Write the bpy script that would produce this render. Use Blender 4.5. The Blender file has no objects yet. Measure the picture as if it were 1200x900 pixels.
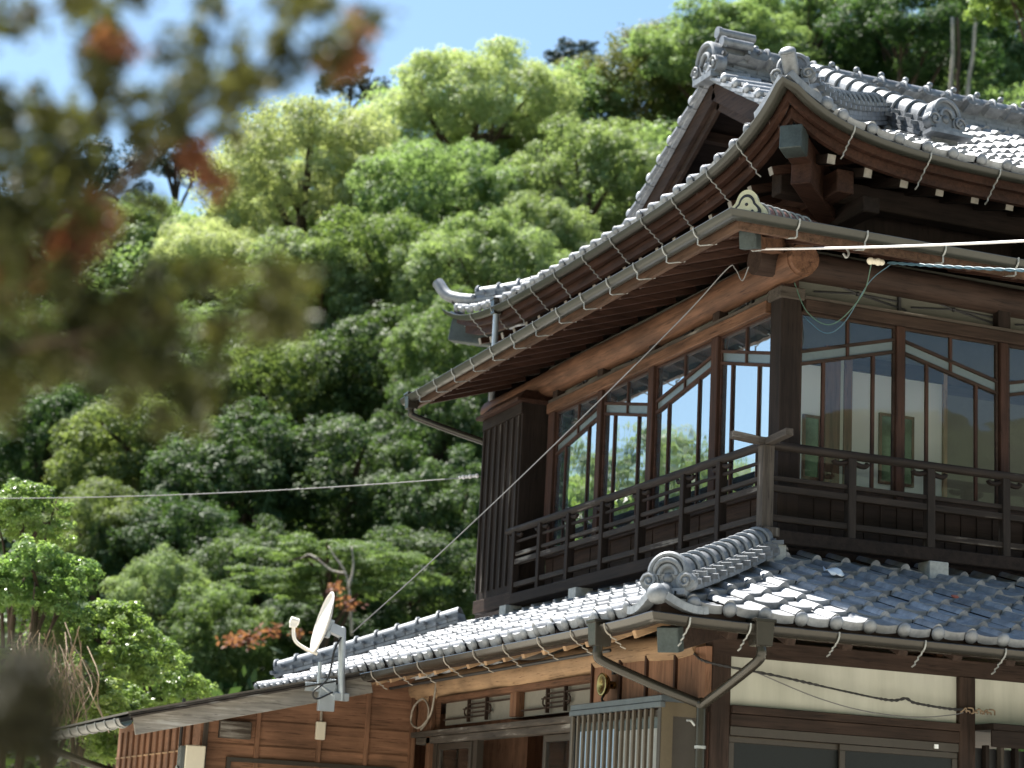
import bpy, math, random
import numpy as np
from mathutils import Vector, Matrix
R = math.radians
sc = bpy.context.scene
col = sc.collection
rng = random.Random(7)

# ------------------------------------------------------------------ camera
CAM = Vector((-7.453, -13.659, 1.6))
F = 2383.2
_a, _b, _c = 0.364274, -0.225946, 0.0518855
def _rz(t): return np.array([[math.cos(t), -math.sin(t), 0], [math.sin(t), math.cos(t), 0], [0, 0, 1]])
def _rx(t): return np.array([[1, 0, 0], [0, math.cos(t), -math.sin(t)], [0, math.sin(t), math.cos(t)]])
ROT = _rz(_c) @ _rx(_b) @ np.array([[1, 0, 0], [0, 0, -1], [0, 1, 0.]]) @ _rz(_a)
def at(px, py, d):
    """world point seen at photograph pixel (px, py) at distance d along the view axis"""
    v = ROT.T @ np.array([(px - 600) / F, (py - 450) / F, 1.0])
    return CAM + Vector(v) * d
cd = bpy.data.cameras.new('camera'); cam = bpy.data.objects.new('camera', cd); col.objects.link(cam)
cam.matrix_world = Matrix(((ROT[0][0], -ROT[1][0], -ROT[2][0], CAM.x), (ROT[0][1], -ROT[1][1], -ROT[2][1], CAM.y),
                           (ROT[0][2], -ROT[1][2], -ROT[2][2], CAM.z), (0, 0, 0, 1)))
cd.sensor_width = 36; cd.lens = F / 1200 * 36; cd.clip_start = .05; cd.clip_end = 5000
cd.dof.use_dof = True; cd.dof.focus_distance = 15.4; cd.dof.aperture_fstop = 2.3
sc.camera = cam

# ------------------------------------------------------------------ sky, sun, exposure
SUN_TO = Vector((-.21, .45, 1.0)).normalized()
w = bpy.data.worlds.new('World'); sc.world = w; w.use_nodes = True
nt = w.node_tree; bg = nt.nodes['Background']
sky = nt.nodes.new('ShaderNodeTexSky'); sky.sky_type = 'NISHITA'; sky.sun_disc = False
sky.sun_elevation = math.asin(SUN_TO.z); sky.sun_rotation = math.atan2(SUN_TO.x, SUN_TO.y)
sky.air_density = 1.0; sky.dust_density = .8; sky.ozone_density = 1.6
mulc = nt.nodes.new('ShaderNodeMix'); mulc.data_type = 'RGBA'; mulc.blend_type = 'MULTIPLY'; mulc.inputs[0].default_value = 1
nt.links.new(sky.outputs[0], mulc.inputs[6]); mulc.inputs[7].default_value = (.95, 1.04, .99, 1)
nt.links.new(mulc.outputs[2], bg.inputs[0]); bg.inputs[1].default_value = .066
sl = bpy.data.lights.new('sun', 'SUN'); sl.energy = 5.0; sl.angle = R(.5); sl.color = (1, .95, .87)
so = bpy.data.objects.new('sun', sl); col.objects.link(so)
so.rotation_euler = SUN_TO.to_track_quat('Z', 'Y').to_euler(); so.location = (-10, 0, 40)
vs = sc.view_settings; vs.view_transform = 'Standard'; vs.look = 'None'; vs.exposure = 1.72; vs.gamma = 1
sc.cycles.use_denoising = True
sc.cycles.max_bounces = 7; sc.cycles.transparent_max_bounces = 10; sc.cycles.transmission_bounces = 5
sc.cycles.sample_clamp_indirect = 6; sc.cycles.caustics_reflective = False; sc.cycles.caustics_refractive = False

# ------------------------------------------------------------------ materials
def newmat(name):
    m = bpy.data.materials.new(name); m.use_nodes = True
    return m, m.node_tree.nodes, m.node_tree.links, m.node_tree.nodes['Principled BSDF']
def coords(N, L, scale):
    tc = N.new('ShaderNodeTexCoord'); mp = N.new('ShaderNodeMapping'); mp.inputs['Scale'].default_value = scale
    L.new(tc.outputs['Object'], mp.inputs[0]); return mp.outputs[0]
def noise(N, L, vec, scale, detail=4, rough=.55):
    n = N.new('ShaderNodeTexNoise'); n.inputs['Scale'].default_value = scale; n.inputs['Detail'].default_value = detail
    n.inputs['Roughness'].default_value = rough; L.new(vec, n.inputs['Vector']); return n.outputs['Fac']
def ramp(N, L, fac, stops):
    r = N.new('ShaderNodeValToRGB'); e = r.color_ramp.elements
    while len(e) < len(stops): e.new(.5)
    for i, (p, c) in enumerate(stops): e[i].position = p; e[i].color = (*c, 1)
    L.new(fac, r.inputs[0]); return r.outputs[0]
def mixc(N, L, fac, a, b, mode='MIX'):
    m = N.new('ShaderNodeMix'); m.data_type = 'RGBA'; m.blend_type = mode
    if isinstance(fac, float): m.inputs[0].default_value = fac
    else: L.new(fac, m.inputs[0])
    for k, v in ((6, a), (7, b)):
        if isinstance(v, tuple): m.inputs[k].default_value = (*v, 1)
        else: L.new(v, m.inputs[k])
    return m.outputs[2]
def bump(N, L, P, h, strength, dist=.01):
    b = N.new('ShaderNodeBump'); b.inputs['Strength'].default_value = strength; b.inputs['Distance'].default_value = dist
    L.new(h, b.inputs['Height']); L.new(b.outputs[0], P.inputs['Normal'])
def sc3(c, k): return tuple(min(1, x * k) for x in c)
def plain(name, c, rough=.6, metal=0, var=.25, scale=3, bumpk=.15, spec=.5):
    m, N, L, P = newmat(name); v = coords(N, L, (1, 1, 1))
    n = noise(N, L, v, scale, 6); n2 = noise(N, L, v, scale * 9, 4)
    c1 = ramp(N, L, n, [(.3, sc3(c, 1 - var)), (.7, sc3(c, 1 + var))])
    L.new(mixc(N, L, .35, c1, ramp(N, L, n2, [(.3, sc3(c, 1 - var)), (.7, sc3(c, 1 + var))])), P.inputs['Base Color'])
    P.inputs['Roughness'].default_value = rough; P.inputs['Metallic'].default_value = metal
    P.inputs['Specular IOR Level'].default_value = spec
    if bumpk: bump(N, L, P, n2, bumpk, .005)
    return m
def wood(name, c, axis, rough=.6, var=.55, worn=None, wornk=.62, spec=.18):
    """sawn timber with its grain along one axis; worn = colour of bleached streaks"""
    m, N, L, P = newmat(name)
    s = [26, 26, 26]; s['xyz'.index(axis)] = 1.6
    v = coords(N, L, tuple(s)); n = noise(N, L, v, 1.0, 7, .65)
    v2 = coords(N, L, (1, 1, 1)); n2 = noise(N, L, v2, 1.7, 5)
    s3 = [70, 70, 70]; s3['xyz'.index(axis)] = 5
    n3 = noise(N, L, coords(N, L, tuple(s3)), 1.0, 3)
    a = ramp(N, L, n, [(.28, sc3(c, 1 - var)), (.5, c), (.74, sc3(c, 1 + var))])
    b = mixc(N, L, .7, a, ramp(N, L, n2, [(.3, (.5, .49, .5)), (.7, (1.35, 1.3, 1.25))]), 'MULTIPLY')
    b = mixc(N, L, .8, b, ramp(N, L, n3, [(.30, (.35, .33, .33)), (.42, (1, 1, 1))]), 'MULTIPLY')
    if worn:
        mul = N.new('ShaderNodeMath'); mul.operation = 'MULTIPLY'; L.new(n, mul.inputs[0]); L.new(n2, mul.inputs[1])
        f = ramp(N, L, mul.outputs[0], [(wornk * .45, (0, 0, 0)), (wornk * .62, (1, 1, 1))])
        b = mixc(N, L, f, b, worn)
    L.new(b, P.inputs['Base Color']); P.inputs['Roughness'].default_value = rough
    P.inputs['Specular IOR Level'].default_value = spec
    bump(N, L, P, n3, .45, .006)
    return m
def tile_mat(name, c, rough=.5):
    m, N, L, P = newmat(name)
    at_ = N.new('ShaderNodeAttribute'); at_.attribute_name = 'tint'
    v = coords(N, L, (1, 1, 1))
    n = noise(N, L, v, 14, 6, .7); n2 = noise(N, L, v, 3, 3); n3 = noise(N, L, v, 42, 3, .6)
    base = mixc(N, L, at_.outputs['Fac'], sc3(c, .62), sc3(c, 1.35))
    base = mixc(N, L, .55, base, ramp(N, L, n, [(.32, (.38, .39, .41)), (.62, (1.3, 1.3, 1.3))]), 'MULTIPLY')
    base = mixc(N, L, ramp(N, L, n3, [(.68, (0, 0, 0)), (.76, (.55, .55, .55))]), base, (.30, .29, .23))
    base = mixc(N, L, ramp(N, L, n2, [(.6, (0, 0, 0)), (.8, (.4, .4, .4))]), base, (.12, .11, .09))
    L.new(base, P.inputs['Base Color'])
    rr = N.new('ShaderNodeMapRange'); rr.inputs[3].default_value = rough - .08; rr.inputs[4].default_value = rough + .25
    L.new(n, rr.inputs[0]); L.new(rr.outputs[0], P.inputs['Roughness'])
    P.inputs['Specular IOR Level'].default_value = .6; P.inputs['Metallic'].default_value = .35
    bump(N, L, P, n, .25, .006)
    return m
def glass_mat(name, tint, ior=1.75, haze=.05, hazecol=(.5, .6, .6), gain=1.45):
    m, N, L, P = newmat(name); out = N['Material Output']
    tr = N.new('ShaderNodeBsdfTransparent'); tr.inputs[0].default_value = (*tint, 1)
    gl = N.new('ShaderNodeBsdfGlossy'); gl.inputs['Roughness'].default_value = .015; gl.inputs[0].default_value = (.97, .98, 1, 1)
    df = N.new('ShaderNodeBsdfDiffuse'); df.inputs[0].default_value = (*hazecol, 1)
    fr = N.new('ShaderNodeFresnel'); fr.inputs[0].default_value = ior
    mul = N.new('ShaderNodeMath'); mul.operation = 'MULTIPLY'; mul.inputs[1].default_value = gain; mul.use_clamp = True
    L.new(fr.outputs[0], mul.inputs[0])
    v = coords(N, L, (6, 6, 1.1)); n = noise(N, L, v, 1.2, 4)
    v2 = coords(N, L, (1, 1, 1)); b = N.new('ShaderNodeBump'); b.inputs['Strength'].default_value = .05; b.inputs['Distance'].default_value = .02
    L.new(noise(N, L, v2, 2.5, 2), b.inputs['Height']); L.new(b.outputs[0], gl.inputs['Normal'])
    hz = N.new('ShaderNodeMath'); hz.operation = 'MULTIPLY'; hz.inputs[1].default_value = haze * 2; L.new(n, hz.inputs[0])
    m1 = N.new('ShaderNodeMixShader'); L.new(hz.outputs[0], m1.inputs[0]); L.new(tr.outputs[0], m1.inputs[1]); L.new(df.outputs[0], m1.inputs[2])
    m2 = N.new('ShaderNodeMixShader'); L.new(mul.outputs[0], m2.inputs[0]); L.new(m1.outputs[0], m2.inputs[1]); L.new(gl.outputs[0], m2.inputs[2])
    L.new(m2.outputs[0], out.inputs[0]); N.remove(P)
    return m
def leaf_mat(name, ca, cb, trans=.45, rough=.55):
    m, N, L, P = newmat(name); out = N['Material Output']
    at_ = N.new('ShaderNodeAttribute'); at_.attribute_name = 'tint'
    c = mixc(N, L, at_.outputs['Fac'], ca, cb)
    oi = N.new('ShaderNodeObjectInfo')
    hs = N.new('ShaderNodeHueSaturation'); L.new(c, hs.inputs['Color'])
    mr = N.new('ShaderNodeMapRange'); mr.inputs[3].default_value = .485; mr.inputs[4].default_value = .515
    L.new(oi.outputs['Random'], mr.inputs[0]); L.new(mr.outputs[0], hs.inputs['Hue'])
    L.new(hs.outputs[0], P.inputs['Base Color']); P.inputs['Roughness'].default_value = rough; P.inputs['Specular IOR Level'].default_value = .3
    tl = N.new('ShaderNodeBsdfTranslucent')
    c2 = mixc(N, L, 1.0, hs.outputs[0], (1.25, 1.3, .7), 'MULTIPLY'); L.new(c2, tl.inputs[0])
    mx = N.new('ShaderNodeMixShader'); mx.inputs[0].default_value = trans
    L.new(P.outputs[0], mx.inputs[1]); L.new(tl.outputs[0], mx.inputs[2]); L.new(mx.outputs[0], out.inputs[0])
    return m

M = {}
M['tile'] = tile_mat('roof tile', (.30, .315, .34))
M['ridge_tile'] = tile_mat('ridge tile', (.19, .205, .225), .48)
DK = (.030, .022, .019)
for ax in 'xyz':
    M['dark' + ax] = wood('dark stained timber ' + ax, (.018, .0125, .0105), ax, .75)
    M['worn' + ax] = wood('weathered dark timber ' + ax, (.028, .022, .019), ax, .7, worn=(.24, .22, .195), wornk=.72)
    M['grey' + ax] = wood('grey weathered timber ' + ax, (.070, .060, .052), ax, .8, worn=(.30, .285, .265), wornk=.72)
    M['red' + ax] = wood('red brown timber ' + ax, (.044, .022, .016), ax, .65)
    M['warm' + ax] = wood('warm brown timber ' + ax, (.125, .066, .041), ax, .6)
    M['board' + ax] = wood('orange brown boards ' + ax, (.225, .122, .078), ax, .65, .4)
    M['log' + ax] = wood('pale log ' + ax, (.35, .235, .145), ax, .6, .3)
    M['bleach' + ax] = wood('bleached timber ' + ax, (.25, .24, .225), ax, .85, .35, worn=(.46, .45, .44), wornk=.7)
    M['eave' + ax] = wood('eave board ' + ax, (.085, .052, .037), ax, .6)
    M['brown' + ax] = wood('brown timber ' + ax, (.036, .023, .018), ax, .7)
def plaster_mat(name, c):
    m, N, L, P = newmat(name); n = noise(N, L, coords(N, L, (7, 7, .8)), 1, 6, .6); n2 = noise(N, L, coords(N, L, (1, 1, 1)), 1.6, 5); n3 = noise(N, L, coords(N, L, (1, 1, 1)), 40, 4)
    b = ramp(N, L, n, [(.35, sc3(c, .86)), (.65, sc3(c, 1.05))]); b = mixc(N, L, .6, b, ramp(N, L, n2, [(.3, (.8, .79, .74)), (.65, (1.05, 1.05, 1.05))]), 'MULTIPLY')
    b = mixc(N, L, ramp(N, L, n3, [(.70, (0, 0, 0)), (.78, (.3, .3, .3))]), b, sc3(c, .5))
    L.new(b, P.inputs['Base Color']); P.inputs['Roughness'].default_value = .92; bump(N, L, P, n3, .2, .004); return m
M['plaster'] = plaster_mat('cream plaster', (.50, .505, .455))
M['greyplaster'] = plain('shadow grey plaster', (.08, .08, .066), .9, var=.15)  # eave shadow is put into this dark plaster tone
M['white'] = plain('white paint', (.88, .90, .92), .8, var=.05, bumpk=0)
M['gutter'] = plain('bronze gutter', (.034, .030, .024), .25, .3, .2, 4, .03)
M['gutter2'] = plain('olive gutter', (.030, .031, .025), .34, .15, .2, 4, .03)
M['galv'] = plain('galvanised strip', (.30, .31, .305), .5, .3, .45, 20, .05)
M['pale'] = plain('pale strip', (.32, .285, .245), .6, .1, .4, 20, .05)
M['endpaint'] = plain('faded end paint', (.27, .25, .225), .8, var=.35, scale=14)
M['copper'] = plain('verdigris copper', (.038, .052, .053), .6, .2, .55, 7, .3)
M['goldpaint'] = plain('pale gold plate', (.52, .50, .33), .5, .1, .25, 14, .1)
M['black'] = plain('black', (.012, .012, .014), .5, var=.2)
M['cable'] = plain('white cable sheath', (.72, .70, .72), .5, var=.05, bumpk=0)
M['greycable'] = plain('grey cable', (.15, .15, .155), .5, var=.1, bumpk=0)
M['blackcable'] = plain('black cable', (.02, .02, .022), .5, var=.1, bumpk=0)
M['blue'] = plain('blue cable', (.05, .11, .15), .5, var=.1, bumpk=0)
M['green'] = plain('green cable', (.06, .12, .09), .5, var=.1, bumpk=0)
M['alu'] = plain('grey blue aluminium', (.095, .11, .122), .4, .4, .2, 8, .02)
M['bronzealu'] = plain('bronze aluminium', (.05, .041, .033), .45, .35, .15, 8, .02)
M['baralu'] = plain('brown bar aluminium', (.105, .085, .064), .45, .3, .2, 8, .02)
M['tanalu'] = plain('tan aluminium', (.115, .088, .054), .45, .3, .12, 8, .02)
M['concrete'] = plain('concrete', (.36, .37, .36), .9, var=.3, scale=30, bumpk=.3)
M['dishwhite'] = plain('ivory dish', (.74, .71, .66), .45, var=.05, bumpk=0)
M['steel'] = plain('grey steel', (.42, .46, .50), .4, .5, .12, 12, .03)
M['brass'] = plain('tarnished brass', (.34, .24, .09), .18, .95, .35, 6, .02)
M['ivory'] = plain('ivory plastic', (.72, .67, .56), .5, var=.05, bumpk=0)
M['meter'] = plain('meter glass', (.10, .11, .12), .15, 0, .2)
M['metalroof'] = plain('brown sheet roof', (.14, .12, .10), .45, .4, .2, 5, .03)
M['pinkroof'] = plain('pale copper sheet roof', (.30, .17, .15), .4, .4, .2, 5, .03)
M['paper'] = plain('paper', (.72, .72, .68), .9, var=.04, bumpk=0)
M['greycurtain'] = plain('grey curtain', (.34, .35, .33), .9, var=.15, scale=6)
M['curtain'] = plain('blue grey curtain', (.34, .46, .58), .9, var=.12, scale=6)
M['glass'] = glass_mat('window glass', (.95, .98, .98), 1.6, .012, (.5, .6, .6), 1.05)
M['grazeglass'] = glass_mat('sky side glass', (.75, .84, .9), 1.45, .17, (.17, .30, .40), .6)  # streaky dirt haze, with the mirrored sky's blue put into its colour
M['frost'] = plain('frosted band glass', (.105, .128, .132), .25, 0, .15, 5, .02)
M['darkglass'] = plain('patterned dark glass', (.010, .012, .012), .35, 0, .3, 60, .3, .25)
M['picture'] = plain('painted reflection mirror glass', (.09, .13, .08), .1, .4, .5, 4, 0)  # green of mirrored foliage put into the base colour
M['ground'] = plain('pale gravel', (.46, .43, .36), .95, var=.2, scale=9)
M['hill'] = plain('leaf litter', (.035, .040, .018), .95, var=.5, scale=1.5, bumpk=.6)
M['farhill'] = plain('wooded hillside', (.035, .05, .022), .95, var=.8, scale=.10, bumpk=1)
M['bark'] = wood('bark', (.075, .055, .042), 'z', .9)
M['palebark'] = wood('pale bark', (.36, .33, .29), 'z', .9)
M['twig'] = plain('dry twig', (.26, .19, .13), .9, var=.3)
M['redtile'] = plain('terracotta chip', (.32, .10, .07), .8)
LEAF = {
 'camphor': leaf_mat('camphor leaf', (.215, .265, .13), (.475, .53, .345), .5),
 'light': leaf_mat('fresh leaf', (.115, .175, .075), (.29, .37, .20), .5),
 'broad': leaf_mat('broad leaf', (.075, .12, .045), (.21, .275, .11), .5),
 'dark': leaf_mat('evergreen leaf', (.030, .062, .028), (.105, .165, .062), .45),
 'olive': leaf_mat('olive leaf', (.065, .08, .025), (.17, .175, .065), .45),
 'conifer': leaf_mat('conifer needle', (.012, .028, .020), (.035, .06, .036), .2),
 'bright': leaf_mat('bright bush leaf', (.11, .185, .06), (.28, .37, .15), .55, .3),
 'redleaf': leaf_mat('red leaf', (.17, .07, .05), (.28, .15, .10), .45),
 'near': leaf_mat('near sprig', (.018, .026, .008), (.11, .11, .036), .40),
 'neardark': leaf_mat('near dark sprig', (.010, .011, .005), (.04, .038, .014), .3),
 'nearred': leaf_mat('near red sprig', (.15, .055, .035), (.26, .12, .065), .4),
}

# ------------------------------------------------------------------ mesh builder
class MB:
    def __init__(s): s.v = []; s.f = []; s.t = []
    def add(s, vs, fs, tint=None):
        o = len(s.v); s.v += [tuple(p) for p in vs]; s.f += [tuple(i + o for i in f) for f in fs]
        s.t += [.5 if tint is None else tint] * len(fs)
    def hexa(s, p, tint=None):
        s.add(p, [(3, 2, 1, 0), (4, 5, 6, 7), (0, 1, 5, 4), (1, 2, 6, 5), (2, 3, 7, 6), (3, 0, 4, 7)], tint)
    def box(s, x0, y0, z0, x1, y1, z1):
        if x1 < x0: x0, x1 = x1, x0
        if y1 < y0: y0, y1 = y1, y0
        if z1 < z0: z0, z1 = z1, z0
        s.hexa([(x0, y0, z0), (x1, y0, z0), (x1, y1, z0), (x0, y1, z0), (x0, y0, z1), (x1, y0, z1), (x1, y1, z1), (x0, y1, z1)]); return s
    def beam(s, p0, p1, w_, h, up=(0, 0, 1), tint=None):
        p0, p1 = Vector(p0), Vector(p1); d = (p1 - p0).normalized(); up = Vector(up)
        a = d.cross(up).normalized() * (w_ / 2); b = a.cross(d).normalized() * (h / 2)
        s.hexa([p0 - a - b, p1 - a - b, p1 + a - b, p0 + a - b, p0 - a + b, p1 - a + b, p1 + a + b, p0 + a + b], tint); return s
    def tube(s, pts, r, n=8, rs=None):
        pts = [Vector(p) for p in pts]; vs = []; fs = []; prev = None
        for i, p in enumerate(pts):
            d = (pts[min(i + 1, len(pts) - 1)] - pts[max(i - 1, 0)]).normalized()
            if prev is None:
                a = d.cross(Vector((0, 0, 1)));
                if a.length < .1: a = d.cross(Vector((1, 0, 0)))
            else: a = prev - d * prev.dot(d)
            a.normalize(); prev = a; b = d.cross(a); rr = rs[i] if rs else r
            for k in range(n):
                t = 2 * math.pi * k / n; vs.append(p + a * math.cos(t) * rr + b * math.sin(t) * rr)
        for i in range(len(pts) - 1):
            for k in range(n):
                k2 = (k + 1) % n; fs.append((i * n + k, i * n + k2, (i + 1) * n + k2, (i + 1) * n + k))
        fs.append(tuple(range(n))[::-1]); fs.append(tuple((len(pts) - 1) * n + k for k in range(n)))
        s.add(vs, fs); return s
    def sweep(s, path, outs, prof, closed=True, cap=True):
        """profile points (out, up) carried along a path; outs = horizontal outward vector per path point"""
        n = len(prof); vs = []; fs = []
        for p, o in zip(path, outs):
            p = Vector(p); o = Vector(o)
            for (a, b) in prof: vs.append(p + o * a + Vector((0, 0, b)))
        for i in range(len(path) - 1):
            for k in range(n if closed else n - 1):
                k2 = (k + 1) % n; fs.append((i * n + k, i * n + k2, (i + 1) * n + k2, (i + 1) * n + k))
        if closed and cap: fs.append(tuple(range(n))[::-1]); fs.append(tuple((len(path) - 1) * n + k for k in range(n)))
        s.add(vs, fs); return s
    def ball(s, c, r, n=10, m=6, axis=None, squash=1.0, half=False, tint=None):
        c = Vector(c); ax = Vector(axis or (0, 0, 1)).normalized()
        a = ax.orthogonal().normalized(); b = ax.cross(a); vs = []; fs = []
        m0 = 0 if half else -m
        rows = list(range(m0, m + 1))
        for i in rows:
            t = math.pi / 2 * i / m
            for k in range(n):
                u = 2 * math.pi * k / n
                vs.append(c + (a * math.cos(u) + b * math.sin(u)) * r * math.cos(t) + ax * r * squash * math.sin(t))
        for i in range(len(rows) - 1):
            for k in range(n):
                k2 = (k + 1) % n; fs.append((i * n + k, i * n + k2, (i + 1) * n + k2, (i + 1) * n + k))
        s.add(vs, fs, tint); return s
    def build(s, name, mat, parent=None, smooth=False, bevel=0, label=None, auto=None):
        me = bpy.data.meshes.new(name); me.from_pydata(s.v, [], s.f); me.materials.append(mat)
        if smooth: me.polygons.foreach_set('use_smooth', [True] * len(me.polygons))
        ca = me.color_attributes.new('tint', 'FLOAT_COLOR', 'CORNER')
        lt = np.zeros(len(me.polygons), np.int32); me.polygons.foreach_get('loop_total', lt)
        tv = np.repeat(np.array(s.t, np.float32), lt)
        ca.data.foreach_set('color', np.stack([tv, tv, tv, np.ones_like(tv)], 1).ravel())
        me.update()
        if auto: me.set_sharp_from_angle(angle=R(auto))
        o = bpy.data.objects.new(name, me); col.objects.link(o)
        if parent: o.parent = parent
        if label: o['label'] = label
        if bevel:
            b = o.modifiers.new('bevel', 'BEVEL'); b.width = bevel; b.segments = 1; b.limit_method = 'ANGLE'
        return o
def tag(o, label, cat, group=None, kind=None):
    if label: o['label'] = label
    if cat: o['category'] = cat
    if group: o['group'] = group
    if kind: o['kind'] = kind
    return o
def thing(name, label, cat, loc=(0, 0, 0), group=None):
    o = bpy.data.objects.new(name, None); col.objects.link(o); o.location = loc; o.empty_display_size = .2
    return tag(o, label, cat, group)
def bez(pts, n=8):
    """smooth curve through points (Catmull-Rom)"""
    P = [Vector(p) for p in pts]; P = [P[0] * 2 - P[1]] + P + [P[-1] * 2 - P[-2]]; out = []
    for i in range(1, len(P) - 2):
        for k in range(n):
            t = k / n; a, b, c, d = P[i - 1], P[i], P[i + 1], P[i + 2]
            out.append(.5 * ((2 * b) + (c - a) * t + (2 * a - 5 * b + 4 * c - d) * t * t + (3 * b - 3 * c + d - a) * t ** 3))
    out.append(P[-2]); return out

# ------------------------------------------------------------------ ground and hills
_s, _cz = math.sin(.364274), math.cos(.364274)
def sstep(a, b, x):
    t = max(0., min(1., (x - a) / (b - a))); return t * t * (3 - 2 * t)
def ground_z(x, y):
    dx, dy = x - CAM.x, y - CAM.y
    fw = dx * _s + dy * _cz; u = dx * _cz - dy * _s
    lat = .12 + .80 * sstep(-112, -34, u) + .22 * sstep(-30, 80, u)
    t = max(0, fw - 54)
    h = .47 * t * t / (t + 5) if t > 0 else 0
    h = h if h < 55 else 55 + 10 * (1 - math.exp(-(h - 55) / 10))
    h *= lat
    b = -fw - 45                      # wooded hill on the other side of the valley, behind the camera
    if b > 0: h = max(h, 80 * sstep(0, 130, b) * (.9 + .1 * math.sin(u * .021 + 1) + .04 * math.sin(u * .11)))
    return h + (.25 * math.sin(x * .31) * math.cos(y * .27) if h > .5 else 0)
def make_ground():
    ax = sorted(set([-2500, -1500, -900, -600, -420] + list(range(-320, 321, 5)) + [420, 600, 900, 1500, 2500]))
    n = len(ax); vs = []; fs = []
    for y in ax:
        for x in ax: vs.append((x, y, ground_z(x, y)))
    for j in range(n - 1):
        for i in range(n - 1): fs.append((j * n + i, j * n + i + 1, (j + 1) * n + i + 1, (j + 1) * n + i))
    b = MB(); b.add(vs, fs); o = b.build('ground', M['ground'], smooth=True)
    # second and third material by height and side, on the same sheet
    o.data.materials.append(M['hill']); o.data.materials.append(M['farhill'])
    for p in o.data.polygons:
        c = p.center; fw = (c.x - CAM.x) * _s + (c.y - CAM.y) * _cz
        p.material_index = 1 if fw > 40 and abs(c.x) < 320 else (2 if fw < -42 or abs(c.x) > 320 or abs(c.y) > 320 else 0)
    o['kind'] = 'structure'
make_ground()

# ------------------------------------------------------------------ the house
house = thing('house', 'old two-storey timber house with grey tiled roofs, glazed veranda and railed balcony', 'house', (0, 0, 0))

class Slope:
    """one roof slope: s runs along the eave, t up the slope (plan metres), h above the surface"""
    def __init__(S, side, d0, prof, lift): S.side, S.d0, S.prof, S.lift = side, d0, prof, lift
    def __call__(S, s, t, h=0):
        z = S.prof(t) + S.lift(s, t); m = (S.prof(t + .05) - S.prof(t - .05)) / .1
        k = 1 / math.sqrt(1 + m * m); o = -m * k * h
        if S.side == 'x': return Vector((s, -S.d0 + t + o, z + k * h))      # eave along x, facing -y
        if S.side == 'y': return Vector((-S.d0 + t + o, -s, z + k * h))     # eave along y, facing -x (s = -y)
        return Vector((-s, S.far - (-S.d0 + t + o), z + k * h))             # far eave, facing +y
TW, TL = .262, .235
UU = [0, .04, .08, .12, .16, .20, .24, .28, .32, .42, .54, .67, .80, .91, 1.0]
def th(u):
    return .036 * math.sin(math.pi * u / .32) ** .7 if 0 < u < .32 else (-.010 * math.sin(math.pi * (u - .32) / .68) if .32 <= u < 1 else 0)
def tiles(mb, S, s0, s1, t0, rows, lo, hi, eave=True, seed=1):
    rg = random.Random(seed); n = int((s1 - s0) / TW)
    for c in range(n):
        for r in range(rows):
            sb = s0 + c * TW; tb = t0 + r * TL; tm = tb + TL / 2
            a, b = lo(tm), hi(tm)
            if sb + TW < a or sb > b: continue
            js = rg.gauss(0, .004); jh = rg.gauss(0, .003); jt = rg.gauss(0, .006); jk = rg.gauss(0, .007)
            tint = min(1, max(0, rg.gauss(.5, .2)))
            top, back, lip, lip2 = [], [], [], []
            for u in UU:
                s = min(b, max(a, sb + u * TW + js)); h = th(u) + jh + jk * (u - .5)
                drop = .044
                if eave and r == 0: drop = .058 if u > .32 else .03
                top.append(S(s, tb + jt, h + .040)); back.append(S(s, tb + TL + .03, h + .002))
                lip.append(S(s, tb + jt, h + .040)); lip2.append(S(s, tb + jt + .004, h + .040 - drop))
            k = len(UU); fs = []
            for i in range(k - 1):
                fs.append((i, i + 1, k + i + 1, k + i)); fs.append((3 * k + i, 3 * k + i + 1, 2 * k + i + 1, 2 * k + i))
            mb.add(top + back + lip + lip2, fs, tint)
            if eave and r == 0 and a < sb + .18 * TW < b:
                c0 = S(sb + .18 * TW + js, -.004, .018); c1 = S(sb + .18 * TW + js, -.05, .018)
                mb.ball(c0, .052, 12, 4, c1 - c0, .5, True, tint * .45)  # end discs darkened: shade and lichen both put into the tint
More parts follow.
